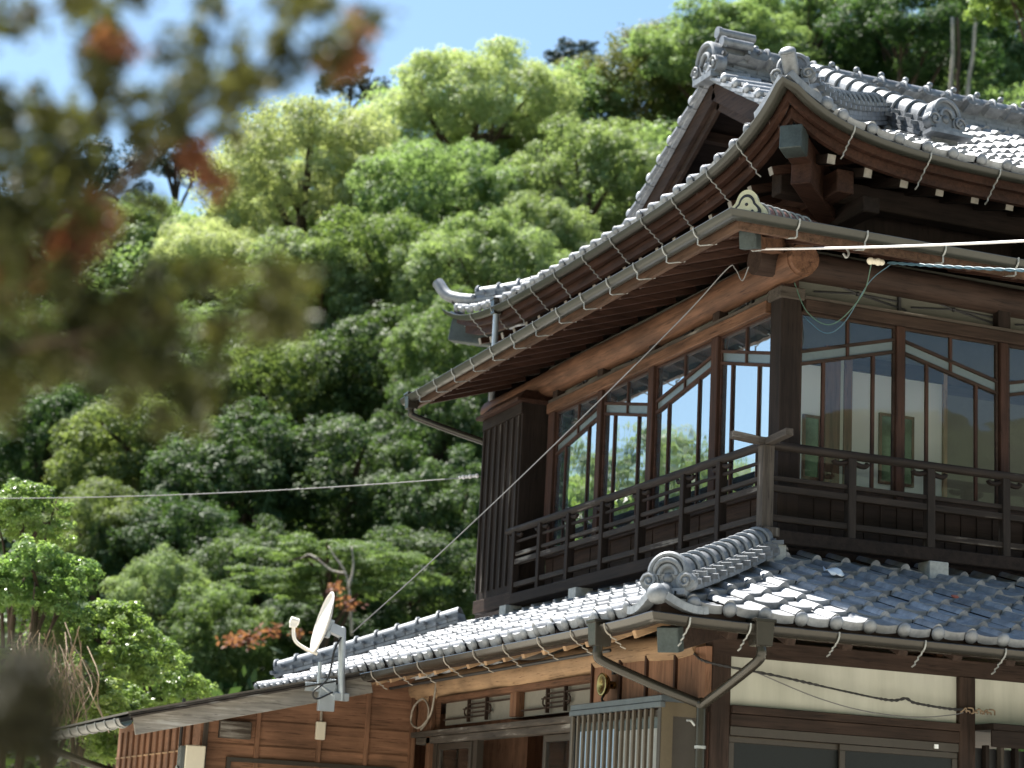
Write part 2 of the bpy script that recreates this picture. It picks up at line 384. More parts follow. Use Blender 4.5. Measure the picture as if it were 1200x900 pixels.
def ridge(mb, path, r, layers, lw=.13, seg=.2, peg=True, lh=.042, seed=3):
    """stack of flat ridge tiles capped by a row of ringed round tiles, along a path of base points"""
    rg = random.Random(seed); P = [Vector(p) for p in path]
    L = [0]
    for i in range(1, len(P)): L.append(L[-1] + (P[i] - P[i - 1]).length)
    def pt(q):
        q = max(0, min(L[-1], q))
        for i in range(1, len(P)):
            if q <= L[i] + 1e-6: return P[i - 1].lerp(P[i], (q - L[i - 1]) / max(1e-6, L[i] - L[i - 1]))
        return P[-1]
    n = max(1, round(L[-1] / seg)); seg = L[-1] / n
    for i in range(n):
        a, b = pt(i * seg), pt((i + 1) * seg); d = (b - a).normalized(); side = d.cross(Vector((0, 0, 1))).normalized(); up = side.cross(d)
        for k in range(layers):
            off = .5 * seg * (k % 2); w_ = lw * 2 * (1 - .09 * k) + rg.gauss(0, .003)
            aa, bb = pt(i * seg + off + .004), pt((i + 1) * seg + off - .004)
            if (bb - aa).length > .02:
                mb.beam(aa + up * (lh * (k + .5)), bb + up * (lh * (k + .5)), w_, lh * .8, up, rg.gauss(.5, .15))
        mb.beam(a + up * (lh * layers * .5), b + up * (lh * layers * .5), lw * 1.6, lh * layers * .98, up, .3)
        base = lh * layers; tn = rg.gauss(.5, .18)
        if r > 0:
            vs = []; fs = []; m = 10
            for e in (a, b):
                for k in range(m + 1):
                    t = math.pi * k / m; vs.append(e + up * (base + math.sin(t) * r * 1.05) + side * math.cos(t) * r)
            for k in range(m): fs.append((k, k + 1, m + 2 + k, m + 1 + k))
            mb.add(vs, fs, tn)
            ring = [a + d * .012 + up * (base + math.sin(math.pi * k / m) * (r + .014)) + side * math.cos(math.pi * k / m) * (r + .014) for k in range(m + 1)]
            mb.tube(ring, .017, 6)
        if peg:
            for sd in (-1, 1):
                c = a + d * (seg * .5) + up * (base - lh * .5)
                mb.beam(c + side * sd * lw * .8, c + side * sd * (lw + .055), .026, .03, up, .75)
                c = a + up * (base - lh * 1.6)
                mb.beam(c + side * sd * lw * .8, c + side * sd * (lw + .045), .03, .035, up, .7)
def ogre(mb, c, face, k=1.0, lean=.12):
    """ridge-end ornament: arched plate, two spiral scrolls at its foot, hollow arch between them"""
    c = Vector(c); fwd = Vector((face[0], face[1], 0)).normalized(); side = fwd.cross(Vector((0, 0, 1))).normalized()
    up = (Vector((0, 0, 1)) - fwd * lean).normalized()
    def q(a, b, d): return c + side * a * k + up * b * k + fwd * d * k
    out = [(.17 * math.cos(t), .15 + .165 * math.sin(t)) for t in [math.pi * i / 14 for i in range(15)]] + [(-.17, .0), (.17, .0)]
    n = len(out); vs = [q(a, b, .03) for a, b in out] + [q(a, b, -.06) for a, b in out]
    fs = [tuple(range(n)), tuple(range(2 * n - 1, n - 1, -1))] + [(i, n + i, n + (i + 1) % n, (i + 1) % n) for i in range(n)]
    mb.add(vs, fs, .35)
    mb.tube([q(.15 * math.cos(t), .15 + .145 * math.sin(t), .04) for t in [math.pi * i / 14 for i in range(15)]], .024 * k, 7)
    mb.tube([q(.075 * math.cos(t), .12 + .085 * math.sin(t), .045) for t in [math.pi * i / 10 for i in range(11)]], .02 * k, 7)
    mb.ball(q(0, .10, .02), .05 * k, 8, 4, fwd, .7, True, .2)
    for sd in (-1, 1):
        cc = (sd * .15, .075)
        mb.tube([q(cc[0], cc[1], -.04), q(cc[0], cc[1], .05)], .078 * k, 14)
        mb.tube([q(cc[0] + sd * (.066 - .0085 * i * .55) * math.cos(.75 * i), cc[1] + (.066 - .0085 * i * .55) * math.sin(.75 * i), .06) for i in range(13)], .014 * k, 6)
        mb.ball(q(cc[0], cc[1], .052), .022 * k, 8, 4, fwd, .8, True, .7)
    mb.beam(q(-.16, -.02, .02), q(.16, -.02, .02), .12 * k, .05 * k, up, .6)

# ---- eave paths (far left -> near corner -> right)
def eave_path(d, y1, x1, zf, step=.22, near=1.4):
    pts, outs = [], []
    ys = []; y = y1
    while y > -d + .02: ys.append(y); y -= (step if y > -d + near else .09)
    for y in ys: pts.append(Vector((-d, y, zf(y + d)))); outs.append(Vector((-1, 0, 0)))
    pts.append(Vector((-d, -d, zf(0)))); outs.append(Vector((-1, -1, 0)))
    x = -d + .09
    while x < x1: pts.append(Vector((x, -d, zf(x + d, True)))); outs.append(Vector((0, -1, 0))); x += (.09 if x < -d + near else step)
    pts.append(Vector((x1, -d, zf(x1 + d, True)))); outs.append(Vector((0, -1, 0)))
    return pts, outs
def corner3(d, y1, x1, z):
    return [Vector((-d, y1, z)), Vector((-d, -d, z)), Vector((x1, -d, z))], [Vector((-1, 0, 0)), Vector((-1, -1, 0)), Vector((0, -1, 0))]
def shelf(d, y1, x1, zf, depth, z0, z1):
    """boarding under a curved eave, mitred along the hip line"""
    pts, outs = eave_path(d, y1, x1, zf); mb = MB(); vs = []
    for p in pts:
        onx = abs(p.y + d) < 1e-6 and p.x > -d; s_ = (p.x + d) if onx else (p.y + d)
        q = min(depth, s_); f = q / depth; o = Vector((0, q, 0)) if onx else Vector((q, 0, 0))
        vs += [p + Vector((0, 0, z0)), p + o + Vector((0, 0, z0 + (z1 - z0) * f - .0))]
    mb.add(vs, [(2 * i, 2 * i + 1, 2 * i + 3, 2 * i + 2) for i in range(len(pts) - 1)]); return mb
def gutter_prof(r, th_=.006):
    o = [(r * math.cos(t), r * math.sin(t)) for t in [math.pi + math.pi * i / 10 for i in range(11)]]
    i_ = [((r - th_) * math.cos(t), (r - th_) * math.sin(t)) for t in [2 * math.pi - math.pi * i / 10 for i in range(11)]]
    o[-1] = (r + .008, .004); return o + [(r + .004, .010)] + i_
def strap(p, out, r, drop, back, zig=3):
    drop *= rng.uniform(.85, 1.15); back *= rng.uniform(.85, 1.1); p = Vector(p) + Vector((abs(out[1]), abs(out[0]), 0)) * rng.uniform(-.03, .03)
    """gutter hanger: hooks over the front lip, follows the bowl, then zig-zags down to the rafter"""
    p = Vector(p); out = Vector(out); Z = Vector((0, 0, 1))
    pts = [p + out * (r + .012) + Z * .012]
    for i in range(1, 6):
        t = -math.pi / 2 * i / 5 * .8; pts.append(p + out * (r + .011) * math.cos(t) + Z * (r + .011) * math.sin(t))
    q = pts[-1]
    for i in range(1, zig * 2 + 1):
        f = i / (zig * 2); pts.append(q - out * back * f * .9 + Z * (-drop * f) + out * (.011 * (1 if i % 2 else -1)))
    return pts

# ================= lower roof
d_lo = 1.89
lo_prof = lambda t: 3.165 + .405 * t
def lo_lift(s, t): return (.055 * math.exp(-max(0, s + d_lo) / .45) + .05 * math.exp(-max(0, 8.5 - s) / .5)) * max(0, 1 - t / 1.6) ** 2
SX_lo = Slope('x', d_lo, lo_prof, lambda s, t: lo_lift(s, t)); SY_lo = Slope('y', d_lo, lo_prof, lambda s, t: lo_lift(-s, t))
mb = MB()
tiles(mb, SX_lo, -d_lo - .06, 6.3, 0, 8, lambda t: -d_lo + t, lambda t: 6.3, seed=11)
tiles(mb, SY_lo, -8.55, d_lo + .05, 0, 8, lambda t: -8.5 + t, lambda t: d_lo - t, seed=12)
SF_lo = Slope('f', d_lo, lo_prof, lambda s, t: 0); SF_lo.far = 8.5 - d_lo
tiles(mb, SF_lo, -6.3, d_lo, 0, 8, lambda t: -6.3, lambda t: d_lo - t, False, seed=13)
lower_roof = mb.build('lower_roof', M['tile'], house, True, auto=40)
mb = MB()
hip = [SX_lo(-d_lo + t, t, .035) for t in (.12, .4, .8, 1.2, 1.62)]
ridge(mb, hip, .078, 3, .125, .19); mb.build('hip_ridge', M['ridge_tile'], lower_roof, True, auto=40); mb = MB()
hip2 = [SY_lo(-8.5 + t, t, .035) for t in (.25, .7, 1.2, 1.8)]
ridge(mb, hip2, .07, 3, .12, .24, seed=5)
mb.build('hip_ridge', M['ridge_tile'], lower_roof, True, auto=40)
mb = MB(); ogre(mb, SX_lo(-d_lo + .12, .12, .05), (-1, -1), .82)
tip = Vector((-d_lo - .015, -d_lo - .015, 3.255))
mb.ball(tip, .068, 14, 7)
mb.tube([tip + Vector((.03, .03, .0)), tip + Vector((.2, .2, .07))], .062, 12)
for sd in (0, 1):
    c = []
    for i in range(9):
        f = i / 8; a = .03 + .30 * f; z = 3.235 - .075 * math.sin(math.pi * min(1, f * .62) / 1.0) + .01
        c.append(Vector((-d_lo + a, -d_lo - .03, z)) if sd == 0 else Vector((-d_lo - .03, -d_lo + a, z)))
    for i in range(8): mb.beam(c[i], c[i + 1], .07, .05, tint=.8)
mb.build('ridge_end_ornament', M['ridge_tile'], lower_roof, True, auto=40)
# gutter, fascia, rafters under the lower eave
def zlo(s, right=False): return 3.105 + .022 * math.exp(-s / .35)
pts, outs = eave_path(1.90, 4.25, 6.3, zlo)
g = MB().sweep(pts, outs, gutter_prof(.056)).build('gutter', M['gutter'], lower_roof, True, auto=50)
fp, fo = eave_path(1.82, 8.42, 6.3, lambda s, right=False: 3.155 + lo_lift(s - 1.82, 0))
MB().sweep(fp, fo, [(.03, .02), (.03, -.10), (-.03, -.10), (-.03, .02)]).build('fascia', M['brownx'], lower_roof)
for y in (-1.24, -.65, -.02, .66, 1.30, 1.93, 2.59, 3.25, 3.9):
    MB().tube(strap((-1.90, y, 3.105), (-1, 0, 0), .056, .085, .13), .0052, 6).build('gutter_bracket', M['pale'], lower_roof)
for x in (-1.70, -1.263, -.586, .068, .704, 1.34, 1.98, 2.6):
    MB().tube(strap((x, -1.90, 3.105), (0, -1, 0), .056, .085, .13), .006, 6).build('gutter_bracket', M['galv'], lower_roof)
def lo_under(t): return 3.10 + .42 * t
for i in range(16):
    y = -1.35 + i * .4
    xe = min(-.9, y); MB().beam((-1.80, y, lo_under(.0) - .05), (xe, y, lo_under(xe + 1.8) - .05), .05, .06).build('rafter', M['logx'], lower_roof, bevel=.004)
for i in range(14):
    x = -1.30 + i * .43
    ye = min(-.9, x); MB().beam((x, -1.80, lo_under(0) - .05), (x, ye, lo_under(ye + 1.8) - .05), .075, .065).build('rafter', M['browny'], lower_roof, bevel=.004)
mb = MB()
for (a, b) in (((-1.86, 8.3), (-1.86, -1.86)),):
    mb.add([(-1.84, 8.35, 3.10), (-1.84, -1.84, 3.10), (-.2, -.2, 3.80), (-.2, 7.0, 3.80)], [(0, 1, 2, 3)])
    mb.add([(-1.84, -1.84, 3.10), (6.3, -1.84, 3.10), (6.3, -.2, 3.80), (-.2, -.2, 3.80)], [(0, 1, 2, 3)])
mb.build('soffit', M['brownx'], lower_roof)
MB().beam((-1.69, -1.69, 3.00), (-.95, -.95, 3.22), .13, .15).build('hip_rafter', M['brownx'], lower_roof, bevel=.006)
MB().beam((-1.745, -1.745, 2.985), (-1.665, -1.665, 3.008), .145, .165).build('rafter_cap', M['copper'], lower_roof, bevel=.006)
# collectors and downspouts
def collector(x, y, z, parent, mat=None, k=1.0):
    mb = MB(); a, b = .068 * k, .058 * k
    mb.hexa([(x - b, y - b, z - .14), (x + b, y - b, z - .14), (x + b, y + b, z - .14), (x - b, y + b, z - .14),
             (x - a, y - a, z + .03), (x + a, y - a, z + .03), (x + a, y + a, z + .03), (x - a, y + a, z + .03)])
    mb.box(x - a - .008, y - a - .008, z + .012, x + a + .008, y + a + .008, z + .036)
    return mb.build('collector', mat or M['gutter'], parent, bevel=.004)
ds = thing('x', None, None); bpy.data.objects.remove(ds)
mb = MB()
mb.tube(bez([(-1.93, -1.06, 2.99), (-1.93, -1.06, 2.92), (-1.88, -1.07, 2.875), (-1.55, -1.13, 2.75), (-1.22, -1.19, 2.64)], 6), .034, 12)
mb.tube(bez([(-1.16, -1.93, 2.99), (-1.16, -1.93, 2.93), (-1.165, -1.88, 2.88), (-1.18, -1.55, 2.76), (-1.21, -1.21, 2.635)], 6), .034, 12)
mb.tube(bez([(-1.215, -1.2, 2.66), (-1.215, -1.2, 2.5), (-1.215, -1.2, 1.2), (-1.215, -1.2, .0)], 3), .033, 12)
mb.ball((-1.215, -1.2, 2.64), .045, 12, 5)
sp = mb.build('downspout', M['gutter'], house, True, auto=50)
collector(-1.92, -1.06, 3.12, sp); collector(-1.16, -1.92, 3.12, sp)
MB().tube([(-1.215, -1.2, 2.36), (-1.215, -1.2, 2.34)], .04, 12).build('pipe_clip', M['galv'], sp)
MB().tube(bez([(-1.27, -1.22, 2.49), (-1.30, -1.22, 2.52), (-1.33, -1.22, 2.52)], 4), .008, 6).build('hook', M['galv'], sp)

# ================= ground floor, left facade (x = -1.07) and right facade (y = -1.07)
XW = -1.07
mb = MB(); mb.box(XW, XW, 0, -.925, -.925, 3.02)
mb.build('corner_post', M['brownz'], house, bevel=.008)
MB().box(XW - .012, XW + .02, .2, XW - .004, -1.03, 2.6).build('corner_strip', M['redz'], house)
# log plate over the entrance, purlin behind
mb = MB(); pts_ = [(XW + .03, y, 3.085 + .012 * math.sin(y * 2.1) + .008 * math.sin(y * 5)) for y in np.linspace(-.9, 5.25, 22)]
mb.tube(pts_, .118, 14, [.118 + .006 * math.sin(i * 1.7) for i in range(22)])
mb.build('log_plate', M['logy'], house, True, auto=60)
MB().box(XW - .05, .9, 2.925, XW + .06, 4.5, 2.975).build('transom_rail', M['warmy'], house, bevel=.004)
MB().box(XW - .03, 2.52, 2.72, XW + .05, 2.66, 2.925).build('transom_post', M['warmz'], house, bevel=.004)
MB().box(XW + .05, .9, 2.72, XW + .07, 4.5, 2.93).build('transom_panel', plain('transom plaster', (.20, .19, .165), .9, var=.12), house)
# transom lattice: bars with rounded loops
for (ya, yb) in ((2.70, 4.45), (1.02, 2.48)):
    mb = MB(); L_ = yb - ya; zc = 2.825
    for f in (.36, .62): mb.box(XW + .0, ya + L_ * f - .012, 2.725, XW + .03, ya + L_ * f + .012, 2.925)
    for dz, f0, f1 in ((.055, .0, .62), (.018, .36, .70), (-.022, .30, .62), (-.058, .36, 1.0)):
        mb.box(XW + .006, ya + L_ * f0, zc + dz - .006, XW + .026, ya + L_ * f1, zc + dz + .006)
    for f, dz, sg in ((.66, -.005, 1), (.33, -.005, -1)):
        mb.tube([(XW + .016, ya + L_ * f + sg * .045 * math.sin(t), zc + dz + .036 * math.cos(t)) for t in np.linspace(0, math.pi, 9)], .008, 6)
    mb.build('transom_lattice', M['brownz'], house)
MB().box(XW - .10, .6, 2.615, XW + .05, 5.05, 2.665).build('door_hood', M['greyy'], house, bevel=.004)
MB().box(XW - .06, .6, 2.55, XW + .05, 5.0, 2.612).build('door_head', M['greyy'], house, bevel=.004)
# sliding entrance doors
for (ya, yb, off, pap) in ((3.60, 4.48, 0, 1), (1.15, 1.98, .03, 0)):
    x = XW + off; fr = MB()
    for (a, b, c, d_) in ((ya, .12, yb, .18), (ya, 2.49, yb, 2.545), (ya, .18, ya + .06, 2.49), (yb - .06, .18, yb, 2.49), (ya + .06, 1.0, yb - .06, 1.05)):
        fr.box(x - .015, a, b, x + .02, c, d_)
    dr = fr.build('door', M['bronzealu'], house, bevel=.003)
    MB().box(x, ya + .06, .18, x + .005, yb - .06, 2.49).build('pane', M['glass'], dr)
MB().box(XW - .02, 4.50, .1, XW + .06, 4.60, 2.55).build('door_jamb', M['bronzealu'], house)
MB().box(XW - .01, 3.45, .1, XW + .05, 3.55, 2.55).build('door_jamb', M['bronzealu'], house)
# hall inside the entrance
mb = MB(); mb.box(.9, -.8, 0, .95, 7.2, 3.2)
mb.build('inner_wall', M['boardz'], house)
MB().box(-.2, 2.9, 1.5, -.19, 3.55, 2.42).build('paper_notice', M['paper'], house, label='plain pale paper sheet hung behind the entrance glass')
MB().box(-1.0, -.9, 3.02, 6.2, 7.4, 3.06).build('ground_floor_ceiling', M['brownx'], house)
MB().box(-1.0, 7.5, 0, 6.2, 7.6, 3.1).build('back_wall', M['boardz'], house)
# board panel beside the corner, with battens
mb = MB(); mb.box(XW - .055, -1.066, 2.70, XW - .004, .83, 3.05)
bp = mb.build('board_panel', M['boardz'], house, bevel=.003)
for y in (.32, -.14, -.62): MB().box(XW - .078, y - .016, 2.70, XW - .0552, y + .016, 3.045).build('batten', M['redz'], bp, bevel=.003)
MB().box(XW - .075, .83, 2.70, XW + .0, .855, 3.06).build('batten', M['redz'], bp)
MB().box(XW - .004, -.92, 0, XW + .1, .6, 2.70).build('wall', M['boardz'], house)
# window bay with lattice
bay = MB(); bx = -1.40
bay.box(bx - .01, -.98, 2.655, XW - .06, .60, 2.70); bay.box(bx - .02, -.99, 2.615, bx + .02, .60, 2.655)
b0 = bay.build('window_bay', M['alu'], house, bevel=.004)
mb = MB(); mb.box(bx - .005, .54, .8, bx + .03, .60, 2.614); mb.box(bx - .005, -.97, .8, bx + .03, -.92, 2.614)
mb.box(bx - .005, -.92, .8, bx + .03, .54, .86); mb.box(bx - .005, -.92, 2.56, bx + .03, .54, 2.60)
mb.build('frame', M['bronzealu'], b0)
for i in range(15):
    y = -.86 + i * .098
    MB().box(bx - .03, y - .013, .86, bx - .006, y + .013, 2.612).build('lattice_bar', M['baralu'], b0, bevel=.003)
MB().box(bx + .035, -.92, .86, bx + .04, .54, 2.56).build('pane', M['frost'], b0)
mb = MB()
for i in range(28):
    y0 = -.2 + i * .026; mb.box(bx + .024, y0, .9, bx + .029 + .004 * (i % 2), y0 + .024, 2.50)
mb.build('curtain', M['curtain'], b0); mb = MB()
for i in range(26):
    y0 = -.90 + i * .026; mb.box(bx + .024, y0, .9, bx + .029 + .004 * (i % 2), y0 + .024, 2.48)
mb.build('curtain', M['greycurtain'], b0)
MB().box(bx + .0, -.978, 2.56, XW - .06, -.955, 2.654).build('side_header', M['tanalu'], b0)
MB().box(bx + .0, -.978, .8, bx + .085, -.955, 2.56).build('side_stile', M['tanalu'], b0)
MB().box(bx + .085, -.972, .8, XW - .06, -.955, 2.56).build('side_panel', M['bronzealu'], b0)
# right facade
MB().box(-1.07, -1.075, 2.995, 6.2, -.95, 3.12).build('wall_plate', M['brownx'], house, bevel=.006)
for (xa, xb) in ((-.925, .91), (1.045, 2.9), (3.03, 5.0)):
    MB().box(xa, -1.04, 2.66, xb, -1.02, 2.998).build('plaster_wall', M['plaster'], house)
for xa in (.91, 2.9): MB().box(xa, -1.085, 0, xa + .135, -.95, 2.998).build('post', M['brownz'], house, bevel=.006)
mb = MB(); mb.box(-.925, -1.10, 2.605, .91, -.98, 2.66); mb.box(-.925, -1.085, 2.52, .91, -.98, 2.602)
mb.build('window_head', M['brownx'], house, bevel=.004)
MB().box(-.925, -1.076, 2.455, .91, -.98, 2.518).build('window_track', M['bronzealu'], house, bevel=.003)
for (xa, xb, off) in ((-.92, .0, 0), (-.06, .905, -.025)):
    y = -1.03 + off; fr = MB()
    for (a, b, c, d_) in ((xa, .4, xb, .46), (xa, 2.41, xb, 2.453), (xa, .46, xa + .045, 2.41), (xb - .045, .46, xb, 2.41)): fr.box(a, y - .012, b, c, y + .012, d_)
    wn = fr.build('sliding_window', M['bronzealu'], house, bevel=.003)
    MB().box(xa + .045, y - .003, .46, xb - .045, y + .003, 2.41).build('pane', M['darkglass'], wn)
MB().box(.70, -1.09, 2.47, .73, -1.077, 2.50).build('sticker', M['white'], house)
mb = MB(); mb.box(1.05, -1.30, 2.62, 2.9, -1.0, 2.665); mb.box(1.05, -1.28, 2.50, 2.9, -1.26, 2.62)
mb.build('window_hood', M['darkx'], house, bevel=.004)
lt = MB(); lt.box(1.06, -1.04, .5, 2.9, -1.03, 2.5); lt = lt.build('lattice_window', M['black'], house)
for i in range(14): MB().box(1.12 + i * .125, -1.10, .5, 1.15 + i * .125, -1.05, 2.52).build('lattice_bar', M['greyz'] if i == 1 else M['darkz'], lt)
MB().box(-.92, -1.02, 0, .9, -1.0, .4).build('wall_base', M['boardx'], house)

# ================= side wing with the sloping sheet roof
wing = MB(); wing.hexa([(-3.16, 5.25, 0), (XW - .02, 5.25, 0), (XW - .02, 5.30, 0), (-3.16, 5.30, 0), (-3.16, 5.25, 2.76), (XW - .02, 5.25, 3.2), (XW - .02, 5.30, 3.2), (-3.16, 5.30, 2.76)])
wing.box(-3.16, 5.301, 0, -3.11, 9.3, 2.75)
wing.box(XW - .01, 4.62, 2.66, XW + .04, 5.28, 3.14)
wg = wing.build('side_wing', M['boardx'], house)
for x in (-3.115, -2.62, -2.02, -1.55, -1.10):
    MB().box(x - .022, 5.222, 0, x + .022, 5.2495, 2.72 + .2 * (x + 3.16)).build('batten', M['boardz'] if x > -3 else M['greyz'], wg, bevel=.003)
for z in (2.45, 2.68): MB().box(-3.12, 5.238, z - .006, -1.09, 5.2496, z + .006).build('board_joint', M['warmx'], wg)
for i in range(12):
    y = 5.6 + i * .31; MB().box(-3.183, y - .02, 0, -3.1605, y + .02, 2.66).build('batten', M['warmz'], wg, bevel=.003)
MB().box(-3.176, 5.3, 2.38, -3.1606, 9.3, 2.395).build('board_joint', M['logy'], wg)
MB().box(XW - .06, 4.60, 0, XW - .015, 4.70, 3.10).build('post', M['warmz'], wg, bevel=.004)
MB().box(XW - .055, 5.13, 0, XW - .02, 5.22, 3.14).build('post', M['warmz'], wg, bevel=.004)
mb = MB(); mb.box(-2.9, 5.21, 0, -2.86, 5.2495, 2.29); mb.box(-2.9, 5.21, 2.29, -1.25, 5.2495, 2.33)
mb.build('window_frame', M['bronzealu'], wg)
def wz(x): return 3.055 + .246 * (x + 1.85)
MB().beam((-3.95, 4.40, wz(-3.95) - .03), (-1.80, 4.40, wz(-1.80) - .03), .035, .155, (0, 0, 1)).build('barge_board', M['bleachx'], wg, bevel=.004)
mb = MB()
for k in range(2):
    z = .056 + .022 * k
    mb.beam((-4.0, 4.37 + .03 * k, wz(-4.0) + z), (-1.80, 4.37 + .03 * k, wz(-1.80) + z), .12, .014, (0, 0, 1))
mb.build('verge_strip', M['greyx'], wg)
mb = MB(); mb.hexa([(-4.02, 4.36, wz(-4.02) + .09), (-.9, 4.36, wz(-.9) + .09), (-.9, 9.3, wz(-.9) + .09), (-4.02, 9.3, wz(-4.02) + .09),
                    (-4.02, 4.36, wz(-4.02) + .11), (-.9, 4.36, wz(-.9) + .11), (-.9, 9.3, wz(-.9) + .11), (-4.02, 9.3, wz(-4.02) + .11)])
mb.build('wing_roof', M['metalroof'], wg)
mb = MB(); mb.hexa([(-3.98, 4.42, wz(-3.98) + .03), (-1.1, 4.42, wz(-1.1) + .03), (-1.1, 9.2, wz(-1.1) + .03), (-3.98, 9.2, wz(-3.98) + .03),
                    (-3.98, 4.42, wz(-3.98) + .07), (-1.1, 4.42, wz(-1.1) + .07), (-1.1, 9.2, wz(-1.1) + .07), (-3.98, 9.2, wz(-3.98) + .07)])
mb.build('wing_soffit', M['brownx'], wg)
wgt = MB().sweep([(-4.03, 9.0, 2.56), (-4.03, 4.36, 2.56)], [(-1, 0, 0)] * 2, gutter_prof(.06)).build('gutter', M['gutter2'], wg, True, auto=50)
for i in range(9):
    y = 4.55 + i * .48
    pp = [(-4.03 + .069 * math.cos(t), y, 2.565 + .069 * math.sin(t)) for t in np.linspace(math.pi * .95, math.pi * 1.75, 8)]
    MB().tube(pp, .009, 6).build('gutter_bracket', M['galv'], wgt)
mb = MB(); mb.tube(bez([(-4.03, 8.4, 2.56), (-4.04, 8.4, 2.46), (-3.98, 8.4, 2.40), (-3.6, 8.35, 2.28), (-3.25, 8.3, 2.19)], 6), .04, 10)
mb.tube([(-4.03, 8.4, 2.55), (-4.03, 8.4, 2.45)], .062, 10)
mb.build('downspout', M['gutter'], wg, True, auto=50)
MB().box(-2.995, 5.16, 2.50, -2.70, 5.2495, 2.66).build('vent_board', M['greyx'], wg, bevel=.004)
MB().tube([(-3.30, 5.44, 2.85), (-3.30, 5.44, 2.40)], .016, 8).build('riser_pipe', M['blackcable'], wg)

# ================= balcony rail round the upper floor
rail = MB(); RB = .26
rail.box(-RB - .05, -RB - .05, 3.95, -RB + .07, 4.84, 4.055); rail.box(-RB + .0705, -RB - .05, 3.95, 6.0, -RB + .07, 4.055)
rl = rail.build('balcony_railing', M['darky'], house, bevel=.006)
def railing_part(name, mbx, m, **k): return mbx.build(name, m, rl, bevel=.004, **k)
railing_part('top_rail', MB().tube([(-RB, 5.10, 4.70), (-RB, -RB - .02, 4.70)], .036, 10), M['worny'])
railing_part('top_rail', MB().tube([(-RB - .02, -RB, 4.70), (6.0, -RB, 4.70)], .036, 10), M['wornx'])
# crossed rail ends turned up beyond the corner post
railing_part('rail_end', MB().beam((-RB, -RB + .12, 4.715), (-RB, -RB - .10, 4.720), .062, .055).beam((-RB, -RB - .098, 4.720), (-RB, -RB - .36, 4.738), .064, .057), M['greyy'])
railing_part('rail_end', MB().beam((-RB + .10, -RB, 4.722), (-RB - .08, -RB, 4.724), .062, .055).beam((-RB - .078, -RB, 4.724), (-RB - .30, -RB, 4.742), .064, .057), M['greyx'])
for (z, r_, mm) in ((4.45, .018, 'worn'), (4.372, .026, 'worn'), (4.145, .024, 'worn')):
    railing_part('rail', MB().box(-RB - r_, -RB + .04, z - r_, -RB + r_, 4.9, z + r_), M[mm + 'y'])
    railing_part('rail', MB().box(-RB + .04, -RB - r_, z - r_, 6.0, -RB + r_, z + r_), M[mm + 'x'])
railing_part('rail', MB().beam((-RB, 4.9, 4.575), (-RB, -.2, 4.575), .022, .026), M['darky'])
railing_part('post', MB().box(-RB - .05, -RB - .05, 4.0, -RB + .045, -RB + .045, 4.69), M['greyz'])
railing_part('post_foot', MB().box(-RB - .09, -RB - .09, 3.99, -RB + .08, -RB + .08, 4.06), M['greyz'])
for y in (.47, 1.11, 1.96, 2.73, 3.50, 4.20, 4.86):
    railing_part('post', MB().box(-RB - .037, y - .034, 4.055, -RB + .037, y + .034, 4.675), M['darkz'])
    for sd in (-1, 1):
        railing_part('scroll_bracket', MB().tube(bez([(-RB, y + sd * .03, 4.648), (-RB, y + sd * .09, 4.632), (-RB, y + sd * .135, 4.635), (-RB, y + sd * .150, 4.652)], 4), .019, 7), M['darky'])
for x in (.472, 1.178, 1.87, 2.58, 3.3):
    railing_part('post', MB().box(x - .034, -RB - .037, 4.03, x + .034, -RB + .037, 4.675), M['wornz'])
    for sd in (-1, 1):
        railing_part('scroll_bracket', MB().tube(bez([(x + sd * .03, -RB, 4.645), (x + sd * .09, -RB, 4.628), (x + sd * .135, -RB, 4.632), (x + sd * .150, -RB, 4.652)], 4), .021, 7), M['darkx'])
for (x, y) in ((-.26, 4.93), (-.26, 3.20), (-.17, -.20), (1.23, -.24), (2.9, -.24)):
    railing_part('footing_block', MB().box(x - .085, y - .085, 3.70, x + .085, y + .085, 3.948), M['concrete'])
# floor edge and dark wainscot boards behind the rail
MB().box(0.0, 0.0, 3.6, 6.0, 6.6, 4.06).build('veranda_floor', M['logx'], house)
MB().box(-.014, -.014, 3.6, 6.0, -.001, 4.058).box(-.014, .0, 3.6, -.001, 6.6, 4.058).build('floor_edge', M['darkx'], house)
mb = MB(); mb.box(-.005, .15, 4.06, .03, 4.7, 4.40); ws = mb.build('wainscot', M['browny'], house)
for i in range(10): MB().box(-.012, .45 + i * .45, 4.07, -.0052, .455 + i * .45, 4.395).build('batten', M['browny'], ws)
mb = MB(); mb.box(.15, -.005, 4.06, 6.0, .03, 4.40); ws = mb.build('wainscot', M['darkx'], house)
for i in range(20): MB().box(.30 + i * .148, -.016, 4.07, .31 + i * .148, -.0052, 4.395).build('batten', M['darkz'], ws)
MB().box(-.04, .1, 4.40, .05, 4.7, 4.44).build('window_sill', M['browny'], house, bevel=.004)
MB().box(.1, -.04, 4.40, 6.0, .05, 4.44).build('window_sill', M['brownx'], house, bevel=.004)

